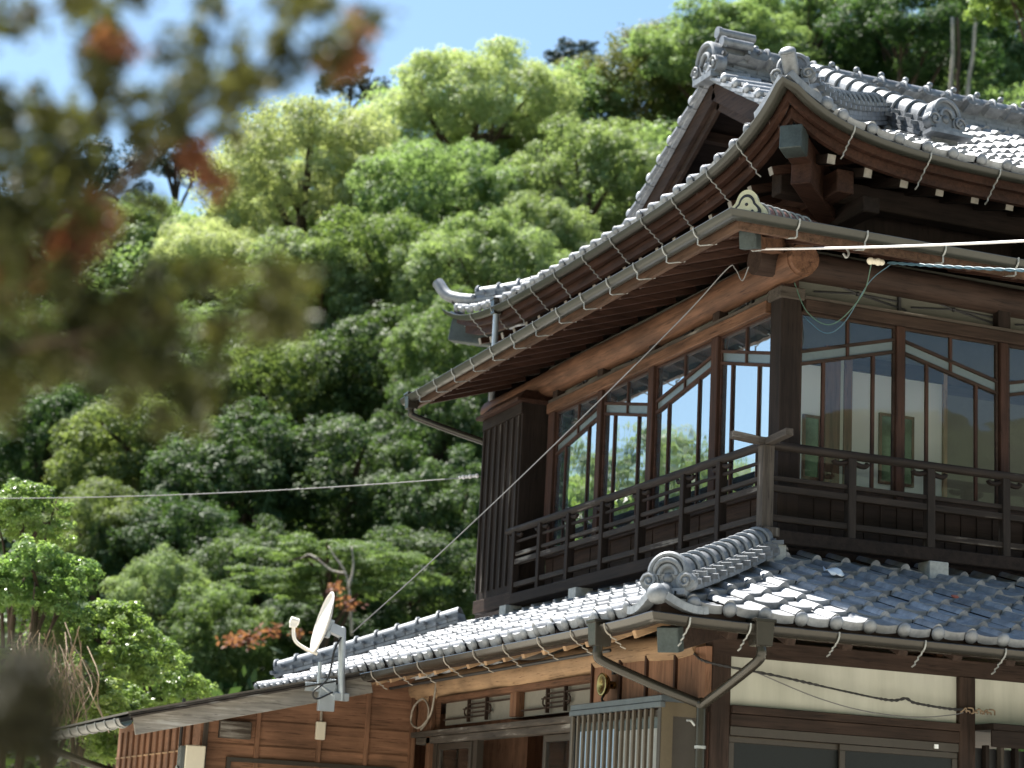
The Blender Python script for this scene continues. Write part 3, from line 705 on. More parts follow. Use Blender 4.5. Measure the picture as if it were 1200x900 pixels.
# ================= upper floor glazed walls
MB().box(-.03, -.03, 4.0, .15, .15, 5.95).build('corner_post', M['darkz'], house, bevel=.006)
MB().box(-.05, -.05, 5.945, .17, .17, 6.04).build('post_cap', M['greyx'], house, bevel=.006)
MB().box(.0, .0, 6.04, .14, .14, 6.45).build('corner_strut', M['redz'], house, bevel=.006)
MB().box(-.065, .17, 5.862, .05, 4.72, 5.965).build('head_beam', M['warmy'], house, bevel=.006)  # paler timber: bounced light on this face put into the colour
MB().box(-.05, .17, 5.966, .05, 4.72, 6.0).build('head_board', M['greyy'], house)
MB().box(.17, -.065, 5.862, 6.0, .05, 5.955).build('head_beam', M['brownx'], house, bevel=.006)  # darker timber: shade of this face put into the colour
MB().box(.17, -.05, 5.956, 6.0, .05, 5.985).build('head_board', M['greyx'], house)
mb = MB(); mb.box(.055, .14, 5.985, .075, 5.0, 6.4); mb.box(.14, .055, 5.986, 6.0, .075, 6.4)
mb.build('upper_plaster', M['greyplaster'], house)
for y in (1.11, 2.36, 3.50, 4.6): MB().box(-.03, y - .06, 5.99, .054, y + .06, 6.2).build('strut', M['brownz'], house, bevel=.004)
for y in (.6, 1.7, 2.95, 4.05): MB().box(.03, y - .012, 6.0, .054, y + .012, 6.2).build('strut', M['black'], house)
for x in (2.04, 4.0): MB().box(x - .06, -.03, 5.985, x + .06, .054, 6.2).build('strut', M['darkz'], house, bevel=.004)
for x in (1.08, 3.0): MB().box(x - .012, .03, 5.985, x + .012, .054, 6.2).build('strut', M['black'], house)
# thin forked twigs worked into the plaster band
for k, y in enumerate((.35, 1.35, 2.5, 3.65)):
    mb = MB(); mb.tube([(.048, y, 6.14), (.048, y + .35, 6.08), (.048, y + .85, 6.03)], .010, 5); mb.tube([(.048, y + .35, 6.08), (.048, y + .75, 6.12)], .008, 5); mb.ball((.048, y + .35, 6.08), .02, 6, 3)
    mb.build('plaster_twig', M['black'], house)
for k, x in enumerate((.3, 1.2, 2.2)):
    mb = MB(); mb.tube([(x, .048, 6.19), (x + .4, .048, 6.10), (x + .85, .048, 6.03)], .009, 5); mb.tube([(x + .0, .048, 6.06), (x + .4, .048, 6.10), (x + .8, .048, 6.09)], .008, 5); mb.ball((x + .4, .048, 6.10), .02, 6, 3)
    mb.build('plaster_twig', M['black'], house)
# round purlins (logs); left bounce light and right shade put into their colours
mb = MB(); pts_ = [(.02, y, 6.205 + .008 * math.sin(y * 1.9)) for y in np.linspace(-.25, 6.5, 20)]
mb.tube(pts_, .135, 16); mb.build('purlin', M['warmy'], house, True, auto=60)
mb = MB(); pts_ = [(x, .03, 6.24 + .008 * math.sin(x * 1.9)) for x in np.linspace(-.25, 6.1, 20)]
mb.tube(pts_, .12, 16); mb.build('purlin', M['brownx'], house, True, auto=60)
MB().tube([(.02, -.12, 6.205), (.02, -.30, 6.205)], .125, 16).build('purlin_end', M['warmy'], house)

def sash_L(ya, yb, za, zb):
    """glazed bay on the x = 0 face between ya < yb; the slanting double rail has its centre at za (at ya) and zb (at yb)"""
    fr = MB(); top, bot = 5.862, 4.44
    def zz(y): return za + (zb - za) * (y - ya) / (yb - ya)
    for e in (.05, -.05): fr.beam((0, ya, za + e), (0, yb, zb + e), .035, .026, (0, 0, 1))
    fr.box(-.014, ya, bot, .014, ya + .02, top); fr.box(-.014, yb - .02, bot, .014, yb, top); fr.box(-.015, ya, bot, .015, yb, bot + .05); fr.box(-.0152, ya, top - .02, .0148, yb, top)
    wn = fr.build('window', M['redy'], house, bevel=.003)
    for f in (.25, .77):
        y = ya + (yb - ya) * f; MB().box(-.013, y - .014, bot + .05, .013, y + .014, zz(y) - .06).build('muntin', M['redz'], wn, bevel=.003)
    y = (ya + yb) / 2; MB().box(-.013, y - .013, zz(y) - .04, .013, y + .013, top - .02).build('muntin', M['redz'], wn, bevel=.003)
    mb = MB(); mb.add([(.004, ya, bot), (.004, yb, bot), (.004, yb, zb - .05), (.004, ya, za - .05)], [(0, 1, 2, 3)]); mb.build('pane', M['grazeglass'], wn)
    mb = MB(); mb.add([(.002, ya, za - .05), (.002, yb, zb - .05), (.002, yb, zb + .05), (.002, ya, za + .05)], [(0, 1, 2, 3)]); mb.build('frosted_band', M['frost'], wn)
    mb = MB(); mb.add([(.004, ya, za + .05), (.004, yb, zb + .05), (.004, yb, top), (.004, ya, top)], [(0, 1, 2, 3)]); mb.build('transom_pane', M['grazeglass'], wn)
def sash_R(xa, xb, za, zb):
    fr = MB(); top, bot = 5.862, 4.44
    def zz(x): return za + (zb - za) * (x - xa) / (xb - xa)
    for e in (.05, -.05): fr.beam((xa, 0, za + e), (xb, 0, zb + e), .035, .026, (0, 0, 1))
    fr.box(xa, -.014, bot, xa + .02, .014, top); fr.box(xb - .02, -.014, bot, xb, .014, top); fr.box(xa, -.015, bot, xb, .015, bot + .05); fr.box(xa, -.0152, top - .02, xb, .0148, top)
    wn = fr.build('window', M['brownx'], house, bevel=.003)
    for f in (.25, .77):
        x = xa + (xb - xa) * f; MB().box(x - .014, -.013, bot + .05, x + .014, .013, zz(x) - .06).build('muntin', M['redz'], wn, bevel=.003)
    x = (xa + xb) / 2; MB().box(x - .013, -.013, zz(x) - .04, x + .013, .013, top - .02).build('muntin', M['redz'], wn, bevel=.003)
    mb = MB(); mb.add([(xa, .004, bot), (xb, .004, bot), (xb, .004, zb - .05), (xa, .004, za - .05)], [(0, 1, 2, 3)]); mb.build('pane', M['glass'], wn)
    mb = MB(); mb.add([(xa, .002, za - .05), (xb, .002, zb - .05), (xb, .002, zb + .05), (xa, .002, za + .05)], [(0, 1, 2, 3)]); mb.build('frosted_band', M['frost'], wn)
    mb = MB(); mb.add([(xa, .004, za + .05), (xb, .004, zb + .05), (xb, .004, top), (xa, .004, top)], [(0, 1, 2, 3)]); mb.build('transom_pane', M['glass'], wn)
HI, LO = 5.685, 5.485
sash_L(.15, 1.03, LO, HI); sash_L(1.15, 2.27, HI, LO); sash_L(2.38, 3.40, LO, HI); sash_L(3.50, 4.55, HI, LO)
for y, w_ in ((1.09, .06), (2.325, .055), (3.45, .05), (4.63, .08)):
    MB().box(-.045, y - w_, 4.44, .045, y + w_, 5.862).build('mullion', M['redz'], house, bevel=.005)
sash_R(.15, 1.015, LO, HI + .02); sash_R(1.09, 1.985, HI + .02, LO); sash_R(2.08, 2.96, LO, HI); sash_R(3.04, 3.9, HI, LO)
for x in (1.052, 2.032, 3.0, 3.95): MB().box(x - .037, -.04, 4.44, x + .037, .045, 5.862).build('mullion', M['redz'], house, bevel=.005)
# shutter box at the end of the left face
mb = MB(); mb.box(-.26, 4.86, 4.08, .06, 5.92, 6.0); sb = mb.build('shutter_box', M['darkz'], house, bevel=.004)
for i in range(7): MB().box(-.283, 4.90 + i * .165, 4.16, -.2605, 4.93 + i * .165, 5.86).build('batten', M['wornz'], sb, bevel=.003)
MB().box(-.285, 4.84, 5.87, -.2606, 5.94, 5.98).build('header_board', M['darky'], sb, bevel=.003)
MB().box(-.285, 4.84, 3.955, -.2, 5.94, 4.085).build('skirt_board', M['browny'], sb, bevel=.004)
mb = MB(); mb.hexa([(-.34, 4.80, 6.0), (.06, 4.80, 6.0), (.06, 5.98, 6.0), (-.34, 5.98, 6.0), (-.22, 4.9, 6.13), (.06, 4.9, 6.13), (.06, 5.9, 6.13), (-.22, 5.9, 6.13)])
mb.box(-.35, 4.79, 5.985, .06, 5.99, 6.02); mb.build('cap_board', M['redy'], sb, bevel=.004)
# rooms behind the glass
YI = .98
def paper_screen():
    m, N, L, P = newmat('paper screen'); out = N['Material Output']; P.inputs['Base Color'].default_value = (.88, .89, .90, 1); P.inputs['Roughness'].default_value = .9
    t = N.new('ShaderNodeBsdfTranslucent'); t.inputs[0].default_value = (.9, .91, .93, 1); mx = N.new('ShaderNodeMixShader'); mx.inputs[0].default_value = .45
    L.new(P.outputs[0], mx.inputs[1]); L.new(t.outputs[0], mx.inputs[2]); L.new(mx.outputs[0], out.inputs[0]); return m
M['screen'] = paper_screen()
def inner(name, xa, xb, za, zb, m, y=YI, t=.02): return MB().box(xa, y, za, xb, y + t, zb).build(name, m, house)
inner('paper_screen', .3, .93, 4.06, 5.72, M['screen'], YI, .004); inner('inner_post', .935, 1.075, 4.06, 5.9, M['warmz'], YI - .04, .1)
inner('inner_trim', 1.08, 1.11, 4.06, 5.9, M['plaster'], YI - .03); inner('inner_post', 1.115, 1.19, 4.06, 5.9, M['warmz'], YI - .04, .1)
inner('paper_screen', 1.195, 2.10, 4.06, 5.72, M['screen'], YI, .004); inner('inner_post', 2.10, 2.135, 4.06, 5.9, M['logz'], YI - .03, .06)
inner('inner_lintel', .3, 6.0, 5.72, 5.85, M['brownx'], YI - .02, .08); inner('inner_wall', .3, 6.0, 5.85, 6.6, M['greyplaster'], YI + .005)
for (xa, xb, za, zb) in ((.735, .905, 4.735, 5.285), (1.47, 1.81, 4.78, 5.39)):
    fr = MB(); y = YI - .025
    for q in ((xa, za, xb, za + .025), (xa, zb - .025, xb, zb), (xa, za + .025, xa + .022, zb - .025), (xb - .022, za + .025, xb, zb - .025)): fr.box(q[0], y, q[1], q[2], y + .024, q[3])
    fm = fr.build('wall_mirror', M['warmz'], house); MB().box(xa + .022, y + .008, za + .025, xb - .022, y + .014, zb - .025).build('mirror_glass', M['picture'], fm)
MB().box(.96, 1.0, 4.06, .98, 6.3, 6.6).build('inner_wall', M['brownz'], house)
MB().box(0, 6.5, 3.9, 6, 6.6, 4.5).box(0, 6.5, 6.3, 6, 6.6, 6.9).box(0, 6.5, 4.5, .3, 6.6, 6.3).box(5.7, 6.5, 4.5, 6, 6.6, 6.3).build('back_wall', M['darkz'], house)  # unseen; wide opening added so daylight brightens the screens from behind
MB().box(.17, .17, 6.36, 6.0, 6.5, 6.38).build('veranda_ceiling', M['brownx'], house)
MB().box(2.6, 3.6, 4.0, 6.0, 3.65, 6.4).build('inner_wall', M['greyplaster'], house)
MB().box(2.55, 1.6, 4.06, 2.63, 1.7, 4.62).build('inner_post', M['logz'], house)

# ================= pent roof over the veranda
d_p = .93
zp = lambda s, right=False: 6.245
pts, outs = eave_path(d_p, 6.62, 6.2, zp)
mb = MB(); mb.sweep(*corner3(d_p, 6.62, 6.2, 6.245), [(.0, .03), (.0, -.012), (-2.0, .628), (-2.0, .67)])
pent = mb.build('pent_roof', M['metalroof'], house)
gp = MB().sweep(pts, outs, gutter_prof(.058)).build('gutter', M['gutter2'], pent, True, auto=50)
fp, fo = eave_path(d_p - .09, 6.55, 6.2, zp)
MB().sweep(fp, fo, [(.02, -.022), (.02, -.095), (-.02, -.095), (-.02, -.022)]).build('fascia', M['eavey'], pent)
mb = MB(); k = .32
fp, fo = corner3(d_p - .12, 6.52, 6.2, 6.245)
mb.sweep(fp, fo, [(.0, -.025), (-.9, .263), (-.9, .243), (.0, -.045)]); mb.build('soffit', M['redy'], pent)
for i in range(18):
    y = -.62 + i * .40
    xe = min(.1, y); MB().beam((-.80, y, 6.175), (xe, y, 6.175 + (xe + .8) * k), .05, .055).build('rafter', M['redx'], pent, bevel=.004)
for i in range(15):
    x = -.5 + i * .42
    ye = min(.1, x); MB().beam((x, -.80, 6.175), (x, ye, 6.175 + (ye + .8) * k), .05, .055).build('rafter', M['redy'], pent, bevel=.004)
MB().beam((-.62, -.62, 6.17), (.08, .08, 6.40), .12, .14).build('hip_rafter', M['warmx'], pent, bevel=.006)
MB().beam((-.69, -.69, 6.145), (-.60, -.60, 6.175), .135, .15).build('rafter_cap', M['copper'], pent, bevel=.006)
def pent_strap(p, out):
    p = Vector(p); out = Vector(out); Z = Vector((0, 0, 1)); pp = [p + out * .07 + Z * .014]
    for t in (-.3, -.6, -.9, -1.15): pp.append(p + out * .069 * math.cos(t) + Z * .069 * math.sin(t))
    q = pp[-1]; pp += [q - Z * .05, q - Z * .055 - out * .02, q - Z * .05 - out * .16 + Z * .03]
    return pp
for y in (-.40, .14, .68, 1.21, 1.75, 2.29, 2.83, 3.37, 3.91, 4.44, 4.98, 5.52, 6.05):
    MB().tube(pent_strap((-d_p, y, 6.245), (-1, 0, 0)), .006, 6).build('gutter_bracket', M['galv'], pent)
for x in (-.421, .157, .841, 1.495, 2.15, 2.8):
    MB().tube(pent_strap((x, -d_p, 6.245), (0, -1, 0)), .0075, 6).build('gutter_bracket', M['galv'], pent)
sp = MB().tube(bez([(-.93, 6.40, 6.16), (-.93, 6.40, 6.08), (-.88, 6.38, 6.03), (-.5, 6.18, 5.88), (-.20, 6.03, 5.775)], 6), .036, 12).build('downspout', M['gutter'], pent, True, auto=50)
collector(-.93, 6.40, 6.25, sp, k=.95)
# copper hip with a trefoil end plate
mb = MB()
for i in range(9):
    t = .26 + i * .14
    a = Vector((-d_p + t, -d_p + t, 6.285 + .32 * t)); b = a + Vector((.135, .135, .32 * .135))
    mb.tube([a, b], .07, 12); 
hp = mb.build('hip_ridge', M['pinkroof'], pent, True, auto=50)
for i in range(8):
    t = .30 + i * .14; a = Vector((-d_p + t, -d_p + t, 6.285 + .32 * t))
    mb = MB(); d_ = Vector((1, 1, .32)).normalized(); sd = Vector((1, -1, 0)).normalized(); u_ = sd.cross(d_)
    mb.tube([a + sd * .078 * math.cos(t2) + u_ * .078 * math.sin(t2) for t2 in np.linspace(-.2, math.pi + .2, 12)], .010, 6); mb.build('ridge_band', M['galv'], hp)
def trefoil(k, dpt, name, mat, parent):
    c = Vector((-.70, -.70, 6.37)); fw = Vector((-1, -1, 0)).normalized(); sd = Vector((1, -1, 0)).normalized(); Z = Vector((0, 0, 1))
    out = []
    for i in range(48):
        t = 2 * math.pi * i / 48 - math.pi / 2
        r = .105 * k * (1 + .22 * math.cos(3 * (t - math.pi / 2)))
        out.append((r * 1.12 * math.cos(t), max(-.06 * k, r * math.sin(t))))
    n = len(out); vs = [c + sd * a + Z * b + fw * dpt for a, b in out] + [c + sd * a + Z * b - fw * .03 for a, b in out]
    mb = MB(); mb.add(vs, [tuple(range(n)), tuple(range(2 * n - 1, n - 1, -1))] + [(i, n + i, n + (i + 1) % n, (i + 1) % n) for i in range(n)])
    return mb.build(name, mat, parent)
tp = trefoil(1.15, .02, 'end_plate', M['goldpaint'], pent)
trefoil(.86, .026, 'plate_ring', M['black'], tp); trefoil(.66, .032, 'plate_center', M['goldpaint'], tp)
mb = MB(); c = Vector((-.70, -.70, 6.37)); fw = Vector((-1, -1, 0)).normalized(); sd = Vector((1, -1, 0)).normalized(); Z = Vector((0, 0, 1))
for (a, b, r_) in ((0, .028, .014), (-.045, -.028, .013), (.045, -.028, .013)): mb.ball(c + sd * a + Z * b + fw * .032, r_, 8, 3, fw, .4, True)
mb.build('plate_crest', M['black'], tp)

# ================= main roof
d_u = .05; YF = 7.95; GX = 1.27
u_prof = lambda t: 7.335 + .47 * t + .0147 * t * t
def u_lift(s, t):
    return (.47 * math.exp(-max(0, s + d_u) / .62) + .42 * math.exp(-max(0, YF - s) / .85)) * max(0, 1 - t / 2.2) ** 2
def u_liftx(s, t): return (.47 * math.exp(-max(0, s + d_u) / .5) + .03) * max(0, 1 - t / 2.2) ** 2
YC = (YF - d_u) / 2; TT = YC + d_u
SX = Slope('x', d_u, u_prof, lambda s, t: u_liftx(s, t)); SY = Slope('y', d_u, u_prof, lambda s, t: u_lift(-s, t))
SFu = Slope('f', d_u, u_prof, lambda s, t: 0); SFu.far = YF - d_u
mb = MB()
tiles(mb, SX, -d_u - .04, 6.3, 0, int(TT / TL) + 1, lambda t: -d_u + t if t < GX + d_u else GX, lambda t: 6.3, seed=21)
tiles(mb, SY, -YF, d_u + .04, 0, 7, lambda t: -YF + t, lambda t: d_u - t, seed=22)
tiles(mb, SFu, -6.3, d_u, 0, int(TT / TL) + 1, lambda t: -6.3, lambda t: d_u - t if t < GX + d_u else -GX, seed=23)
mr = mb.build('main_roof', M['tile'], house, True, auto=40)
# hip ridges
mb = MB()
ridge(mb, [SX(-d_u + t, t, .03) for t in (.14, .3, .5, .8, 1.15, 1.55, 1.9, 2.2)], .08, 5, .13, .18); mb.build('hip_ridge', M['ridge_tile'], mr, True, auto=40); mb = MB()
ridge(mb, [SY(-YF + t, t, .03) for t in (.28, .6, 1.0, 1.4)], .075, 3, .13, .25, seed=8)
mb.build('hip_ridge', M['ridge_tile'], mr, True, auto=40)
mb = MB(); ogre(mb, SX(-d_u + .13, .13, .05), (-.75, -1), .82)
c = SX(-d_u + .05, .05, .05)
mb.tube([c + Vector((.10, .10, -.03)), c + Vector((.02, .02, .05)), c + Vector((-.05, -.05, .15))], .06, 14, [.058, .066, .068])
mb.ball(c + Vector((-.05, -.05, .15)), .068, 14, 5, (-1, -1, 1.6), .5, True)
mb.ball(SX(-d_u + .36, -.02, .02), .06, 12, 6)
for sd in (0, 1):
    cc = []
    for i in range(10):
        f = i / 9; s_ = -d_u + .02 + .42 * f
        p = SX(s_, -.015, .0) if sd == 0 else SY(-s_, -.015, .0)
        cc.append(p + Vector((0, 0, -.01 + .03 * f)))
    for i in range(9): mb.beam(cc[i], cc[i + 1], .06, .06, tint=.6)
mb.build('corner_tile', M['ridge_tile'], mr, True, auto=40); mb = MB()
# far corner: upturned tip tile
c = SY(-YF + .02, .0, .03); mb.tube(bez([c + Vector((.5, -.55, -.02)), c + Vector((.2, -.25, .0)), c + Vector((0, 0, .08)), c + Vector((-.10, .14, .26))], 6), .07, 10)
mb.build('corner_tile', M['ridge_tile'], mr, True, auto=40)
# descending ridge beside the gable, with its ornament
KX = 2.25
mb = MB(); ridge(mb, [SX(KX, t, .03) for t in (1.36, 1.9, 2.6, 3.3, 3.75)], .105, 5, .15, .25, seed=9)
ogre(mb, SX(KX, 1.32, .17), (.12, -1), .95, .05)
mb.beam(SX(KX - .22, 1.24, .14), SX(KX + .22, 1.24, .14), .14, .035, tint=.7); mb.beam(SX(KX - .14, 1.31, .06), SX(KX + .14, 1.31, .06), .10, .16, tint=.4)
mb.build('descending_ridge', M['ridge_tile'], mr, True, auto=40)
# main ridge wall
zr = u_prof(TT) - .02
mb = MB(); ridge(mb, [(GX + .03, YC, zr + .05), (GX + .5, YC, zr + .005), (2.6, YC, zr - .03), (6.3, YC, zr - .04)], .08, 7, .15, .28, lh=.044, seed=10)
for i in range(16): mb.ball((GX + .5 + i * .3, YC, zr + .40), .035, 8, 4)
mb.build('main_ridge', M['ridge_tile'], mr, True, auto=40)
mb = MB(); ogre(mb, (GX - .02, YC, zr - .02), (-1, -.04), 1.2, .0)
for (dy, dz, l) in ((-.05, .47, .42), (-.16, .33, .34), (-.13, .16, .40), (.16, .33, .34), (.13, .16, .40)):
    mb.tube([(GX + .03, YC + dy, zr + dz), (GX + .03 + l, YC + dy, zr + dz)], .052, 12); mb.tube([(GX + .02, YC + dy, zr + dz), (GX + .06, YC + dy, zr + dz)], .062, 12)
mb.build('ridge_end_ornament', M['ridge_tile'], mr, True, auto=40)
# verge tiles along both gable slopes
mb = MB()
for S_, sg in ((SX, 1), (SFu, -1)):
    t = 1.45
    while t < TT - .05:
        p = S_(sg * GX, t, .035); mb.tube([p + Vector((-.04, 0, 0)), p + Vector((.36, 0, .02))], .047, 10)
        mb.ball(p + Vector((-.04, 0, 0)), .056, 12, 4, (-1, 0, 0), .6, True, rng.random())
        q = S_(sg * GX, t + .225, .0); mb.beam(p + Vector((-.01, 0, -.055)), q + Vector((-.01, 0, -.02)), .05, .075, tint=.6)
        mb.beam(p + Vector((.0, 0, -.03)), q + Vector((.0, 0, -.03)), .16, .03, tint=.4)
        t += .245
p = SX(GX, TT, .05); mb.tube([p + Vector((-.07, 0, 0)), p + Vector((.3, 0, .0))], .075, 12)
mb.build('verge_tile', M['tile'], mr, True, auto=40)
# gable: barge boards, deep soffit, recessed wall
for S_, sg in ((SX, 1), (SFu, -1)):
    mb = MB(); ts = np.linspace(1.25, TT, 10)
    for k_, (xo, h, th_, dr) in enumerate(((.05, .20, .05, .06), (.10, .16, .04, .20))):
        for a, b in zip(ts[:-1], ts[1:]):
            pa, pb = S_(sg * GX, a, 0), S_(sg * GX, b, 0); ex = Vector((xo, 0, -dr - h / 2)); mb.beam(pa + ex, pb + ex, th_, h)
    mb.build('barge_board', M['browny'], mr)
    mb = MB()
    for a, b in zip(ts[:-1], ts[1:]):
        pa, pb = S_(sg * GX, a, -.07), S_(sg * GX, b, -.07); mb.add([pa + Vector((.06, 0, 0)), pb + Vector((.06, 0, 0)), pb + Vector((.75, 0, 0)), pa + Vector((.75, 0, 0))], [(0, 1, 2, 3)])
    mb.build('verge_soffit', M['darkx'], mr)
    for q in (2.0, 2.7, 3.4):
        p = S_(sg * GX, q, -.14); MB().box(p.x + .12, p.y - .05, p.z - .05, p.x + .74, p.y + .05, p.z + .05).build('purlin_end', M['brownx'], mr)
mb = MB(); g0 = GX + .72; zt = u_prof(TT) - .1; zb_ = u_prof(1.3)
mb.add([(g0, 1.0, zb_ - .25), (g0, YF - 1.0, zb_ - .25), (g0, YC, zt)], [(0, 1, 2)]); mb.build('gable_wall', M['darkz'], mr)
# gutter, two-step fascia, rafters with pale ends
def zu(s, right=False):
    y = s - .06
    return u_prof(0) - .062 + (u_liftx(s - .06, 0) if right else u_lift(s - .06, 0)) - .005
pts, outs = eave_path(.06, YF + .02, 6.3, zu)
MB().sweep(pts, outs, gutter_prof(.052)).build('gutter', M['gutter2'], mr, True, auto=50)
MB().sweep(*eave_path(-.02, YF - .06, 6.2, lambda s, right=False: zu(max(0, s + .06), right)), [(.02, .03), (.02, -.10), (-.03, -.10), (-.03, .03)]).build('fascia', M['redy'], mr)
MB().sweep(*eave_path(-.10, YF - .14, 6.2, lambda s, right=False: zu(max(0, s + .1), right)), [(.02, -.07), (.02, -.18), (-.03, -.18), (-.03, -.07)]).build('fascia', M['redy'], mr)
shelf(-.14, YF - .2, 6.2, lambda q, right=False: u_prof(0) + .6 * (zu(max(0, q + .1), right) - u_prof(0)), .9, -.06, .20).build('soffit', M['darky'], mr)
for y in (.65, 1.21, 1.88, 2.52, 3.16, 3.84, 4.53, 5.19, 5.84, 6.35, 7.0):
    z = zu(y + .06); MB().tube(strap((-.06, y, z), (-1, 0, 0), .052, .17, .19, 4), .006, 6).build('gutter_bracket', M['galv'], mr)
for x in (.56, 1.26, 1.93, 2.6, 3.3):
    z = zu(x + .06, True); MB().tube(strap((x, -.06, z), (0, -1, 0), .052, .17, .19, 4), .007, 6).build('gutter_bracket', M['galv'], mr)
def raf(name, p0, p1, w_, h, m, me):
    r_ = MB().beam(p0, p1, w_, h).build(name, m, mr, bevel=.004); d_ = (Vector(p0) - Vector(p1)).normalized()
    MB().beam(Vector(p0) + d_ * .0, Vector(p0) + d_ * .006, w_ * .96, h * .96).build('painted_end', me, r_)
for i in range(20):
    y = .55 + i * .36
    if y > 7.6: break
    z = u_prof(0) - .275 + .75 * u_lift(y, 0); raf('rafter', (.16, y, z), (1.0, y, z + .26), .06, .07, M['redx'], M['endpaint'])
for i in range(14):
    x = .50 + i * .345
    z = u_prof(0) - .235 + .75 * u_liftx(x, 0); raf('rafter', (x, .16, z), (x, 1.0, z + .24), .075, .08, M['darky'], M['endpaint'])
z = u_prof(0)
MB().beam((.20, .20, z - .02), (.95, .95, z - .10), .17, .19).build('hip_rafter', M['redx'], mr, bevel=.008)
MB().beam((.07, .07, z + .0), (.215, .215, z - .018), .185, .205).build('rafter_cap', M['copper'], mr, bevel=.008)
MB().beam((.30, .30, z - .20), (1.0, 1.0, z - .28), .17, .20).build('hip_rafter', M['redx'], mr, bevel=.008)
MB().beam((.42, YF - .50, z - .03), (1.0, YF - 1.0, z - .10), .15, .19).build('hip_rafter', M['redx'], mr, bevel=.008)
MB().beam((.0, YF - .06, z + .10), (.45, YF - .55, z - .02), .16, .26).build('rafter_cap', M['copper'], mr, bevel=.008)
for (a, b, m) in (((.72, .3, 7.13), (.72, 7.4, 7.13), 'redy'), ((.3, .72, 7.16), (6.2, .72, 7.16), 'darkx')):
    MB().beam(a, b, .16, .2).build('eave_purlin', M[m], mr, bevel=.008)
for y in (1.0, 2.9, 4.8, 6.7): MB().box(.3, y - .08, 6.92, 1.0, y + .08, 7.06).build('bracket_arm', M['redx'], mr, bevel=.008)
for x in (1.0, 2.9, 4.8): MB().box(x - .08, .35, 6.92, x + .08, 1.0, 7.06).build('bracket_arm', M['darky'], mr, bevel=.008)
MB().box(.92, .92, 6.6, 1.08, 1.08, 7.4).build('upper_post', M['darkz'], mr, bevel=.006)
mb = MB(); mb.box(.98, .98, 6.55, 6.0, 1.02, 7.75); mb.box(.98, 1.02, 6.55, 1.02, 6.9, 7.75); mb.build('upper_wall', M['darkz'], mr)
sp = MB().tube([(-.06, 6.32, 7.30), (-.06, 6.32, 6.3)], .033, 12).build('downspout', M['steel'], mr, True, auto=50)
collector(-.06, 6.32, 7.40, sp, k=.8)

# ------------------------------------------------------------------ fittings and wires
def cable(name, pts, r, mat, label, cat='cable', n=10, raw=False, group=None, twist=0):
    p = pts if raw else bez(pts, n)
    b = MB()
    if twist:
        a1, a2 = [], []
        L = 0
        for i, q in enumerate(p):
            if i: L += (p[i] - p[i - 1]).length
            o = Vector((0, math.cos(L * twist), math.sin(L * twist))) * r * .9; a1.append(q + o); a2.append(q - o)
        b.tube(a1, r, 6); b.tube(a2, r, 6)
    else: b.tube(p, r, 8)
    return tag(b.build(name, mat, smooth=True), label, cat, group)
def sag(a, b, s, n=24):
    a, b = Vector(a), Vector(b); return [a.lerp(b, i / n) - Vector((0, 0, 4 * s * (i / n) * (1 - i / n))) for i in range(n + 1)]
pole = at(1420, 268, 12.5)
cable('power_cable', sag((-.50, -.39, 6.172), pole, .03), .0095, M['cable'], 'thick white power cable strung below the pent roof corner', raw=True)
mb = MB()
for i in range(5): mb.ball(Vector((-.50, -.39, 6.172)).lerp(pole, .006 + .004 * i), .022 - .004 * (i % 2), 10, 5)
tag(mb.build('insulator', M['galv'], smooth=True), 'small ribbed insulator where the thick white cable ends', 'insulator')
p2 = at(1420, 322, 12.4); h2 = Vector((.37, -.62, 6.16))
cable('service_cable', sag(h2 + Vector((.16, -.06, -.01)), p2, .02, 90), .0075, M['blue'], 'thin twisted pale and blue wire running from the white spool insulator', raw=True, twist=26)
mb = MB()
for i in range(4): mb.ball(h2 + Vector((.04 + .026 * i, -.012 * i, -.003 * i)), .030 - .006 * (i % 2), 10, 5)
tag(mb.build('spool_insulator', M['ivory'], smooth=True), 'ivory spool insulator hanging from an iron hook under the eave', 'insulator')
cable('iron_hook', [h2 + Vector((-.24, .10, .09)), h2 + Vector((-.16, .06, .10)), h2 + Vector((-.13, .04, .05)), h2 + Vector((-.15, .04, .01)), h2 + Vector((-.17, .05, .04))], .010, M['galv'], 'curled iron hook fixed beneath the gutter near the spool insulator', 'hook')
cable('drop_wire', [h2 + Vector((.05, 0, -.02)), h2 + Vector((.03, .1, -.25)), h2 + Vector((-.08, .35, -.44)), h2 + Vector((-.22, .5, -.33)), h2 + Vector((-.30, .6, -.05))], .0045, M['green'], 'green drop wire looping down from the spool insulator', 'wire')
cable('drop_wire', [h2 + Vector((.2, -.03, -.01)), h2 + Vector((.09, .1, -.14)), h2 + Vector((.0, .3, -.42)), h2 + Vector((-.10, .42, -.50)), h2 + Vector((-.22, .55, -.36))], .0045, M['blue'], 'blue drop wire looping lowest beneath the spool insulator', 'wire')
# long wire from the eave corner down to the dish
wa = Vector((-.50, -.055, 6.10)); wb = Vector((-2.02, 4.40, 3.49))
cable('antenna_wire', [Vector((-.47, -.30, 6.06)), Vector((-.46, -.18, 5.98)), wa + Vector((.0, -.08, -.02)), wa + Vector((-.02, .02, .0)), wa.lerp(wb, .1) - Vector((0, 0, .02)), wa.lerp(wb, .3) - Vector((0, 0, .05)), wa.lerp(wb, .55) - Vector((0, 0, .06)), wa.lerp(wb, .8) - Vector((0, 0, .04)), wb], .005, M['greycable'], 'long grey wire slanting across the windows from roof corner to dish', 'wire')
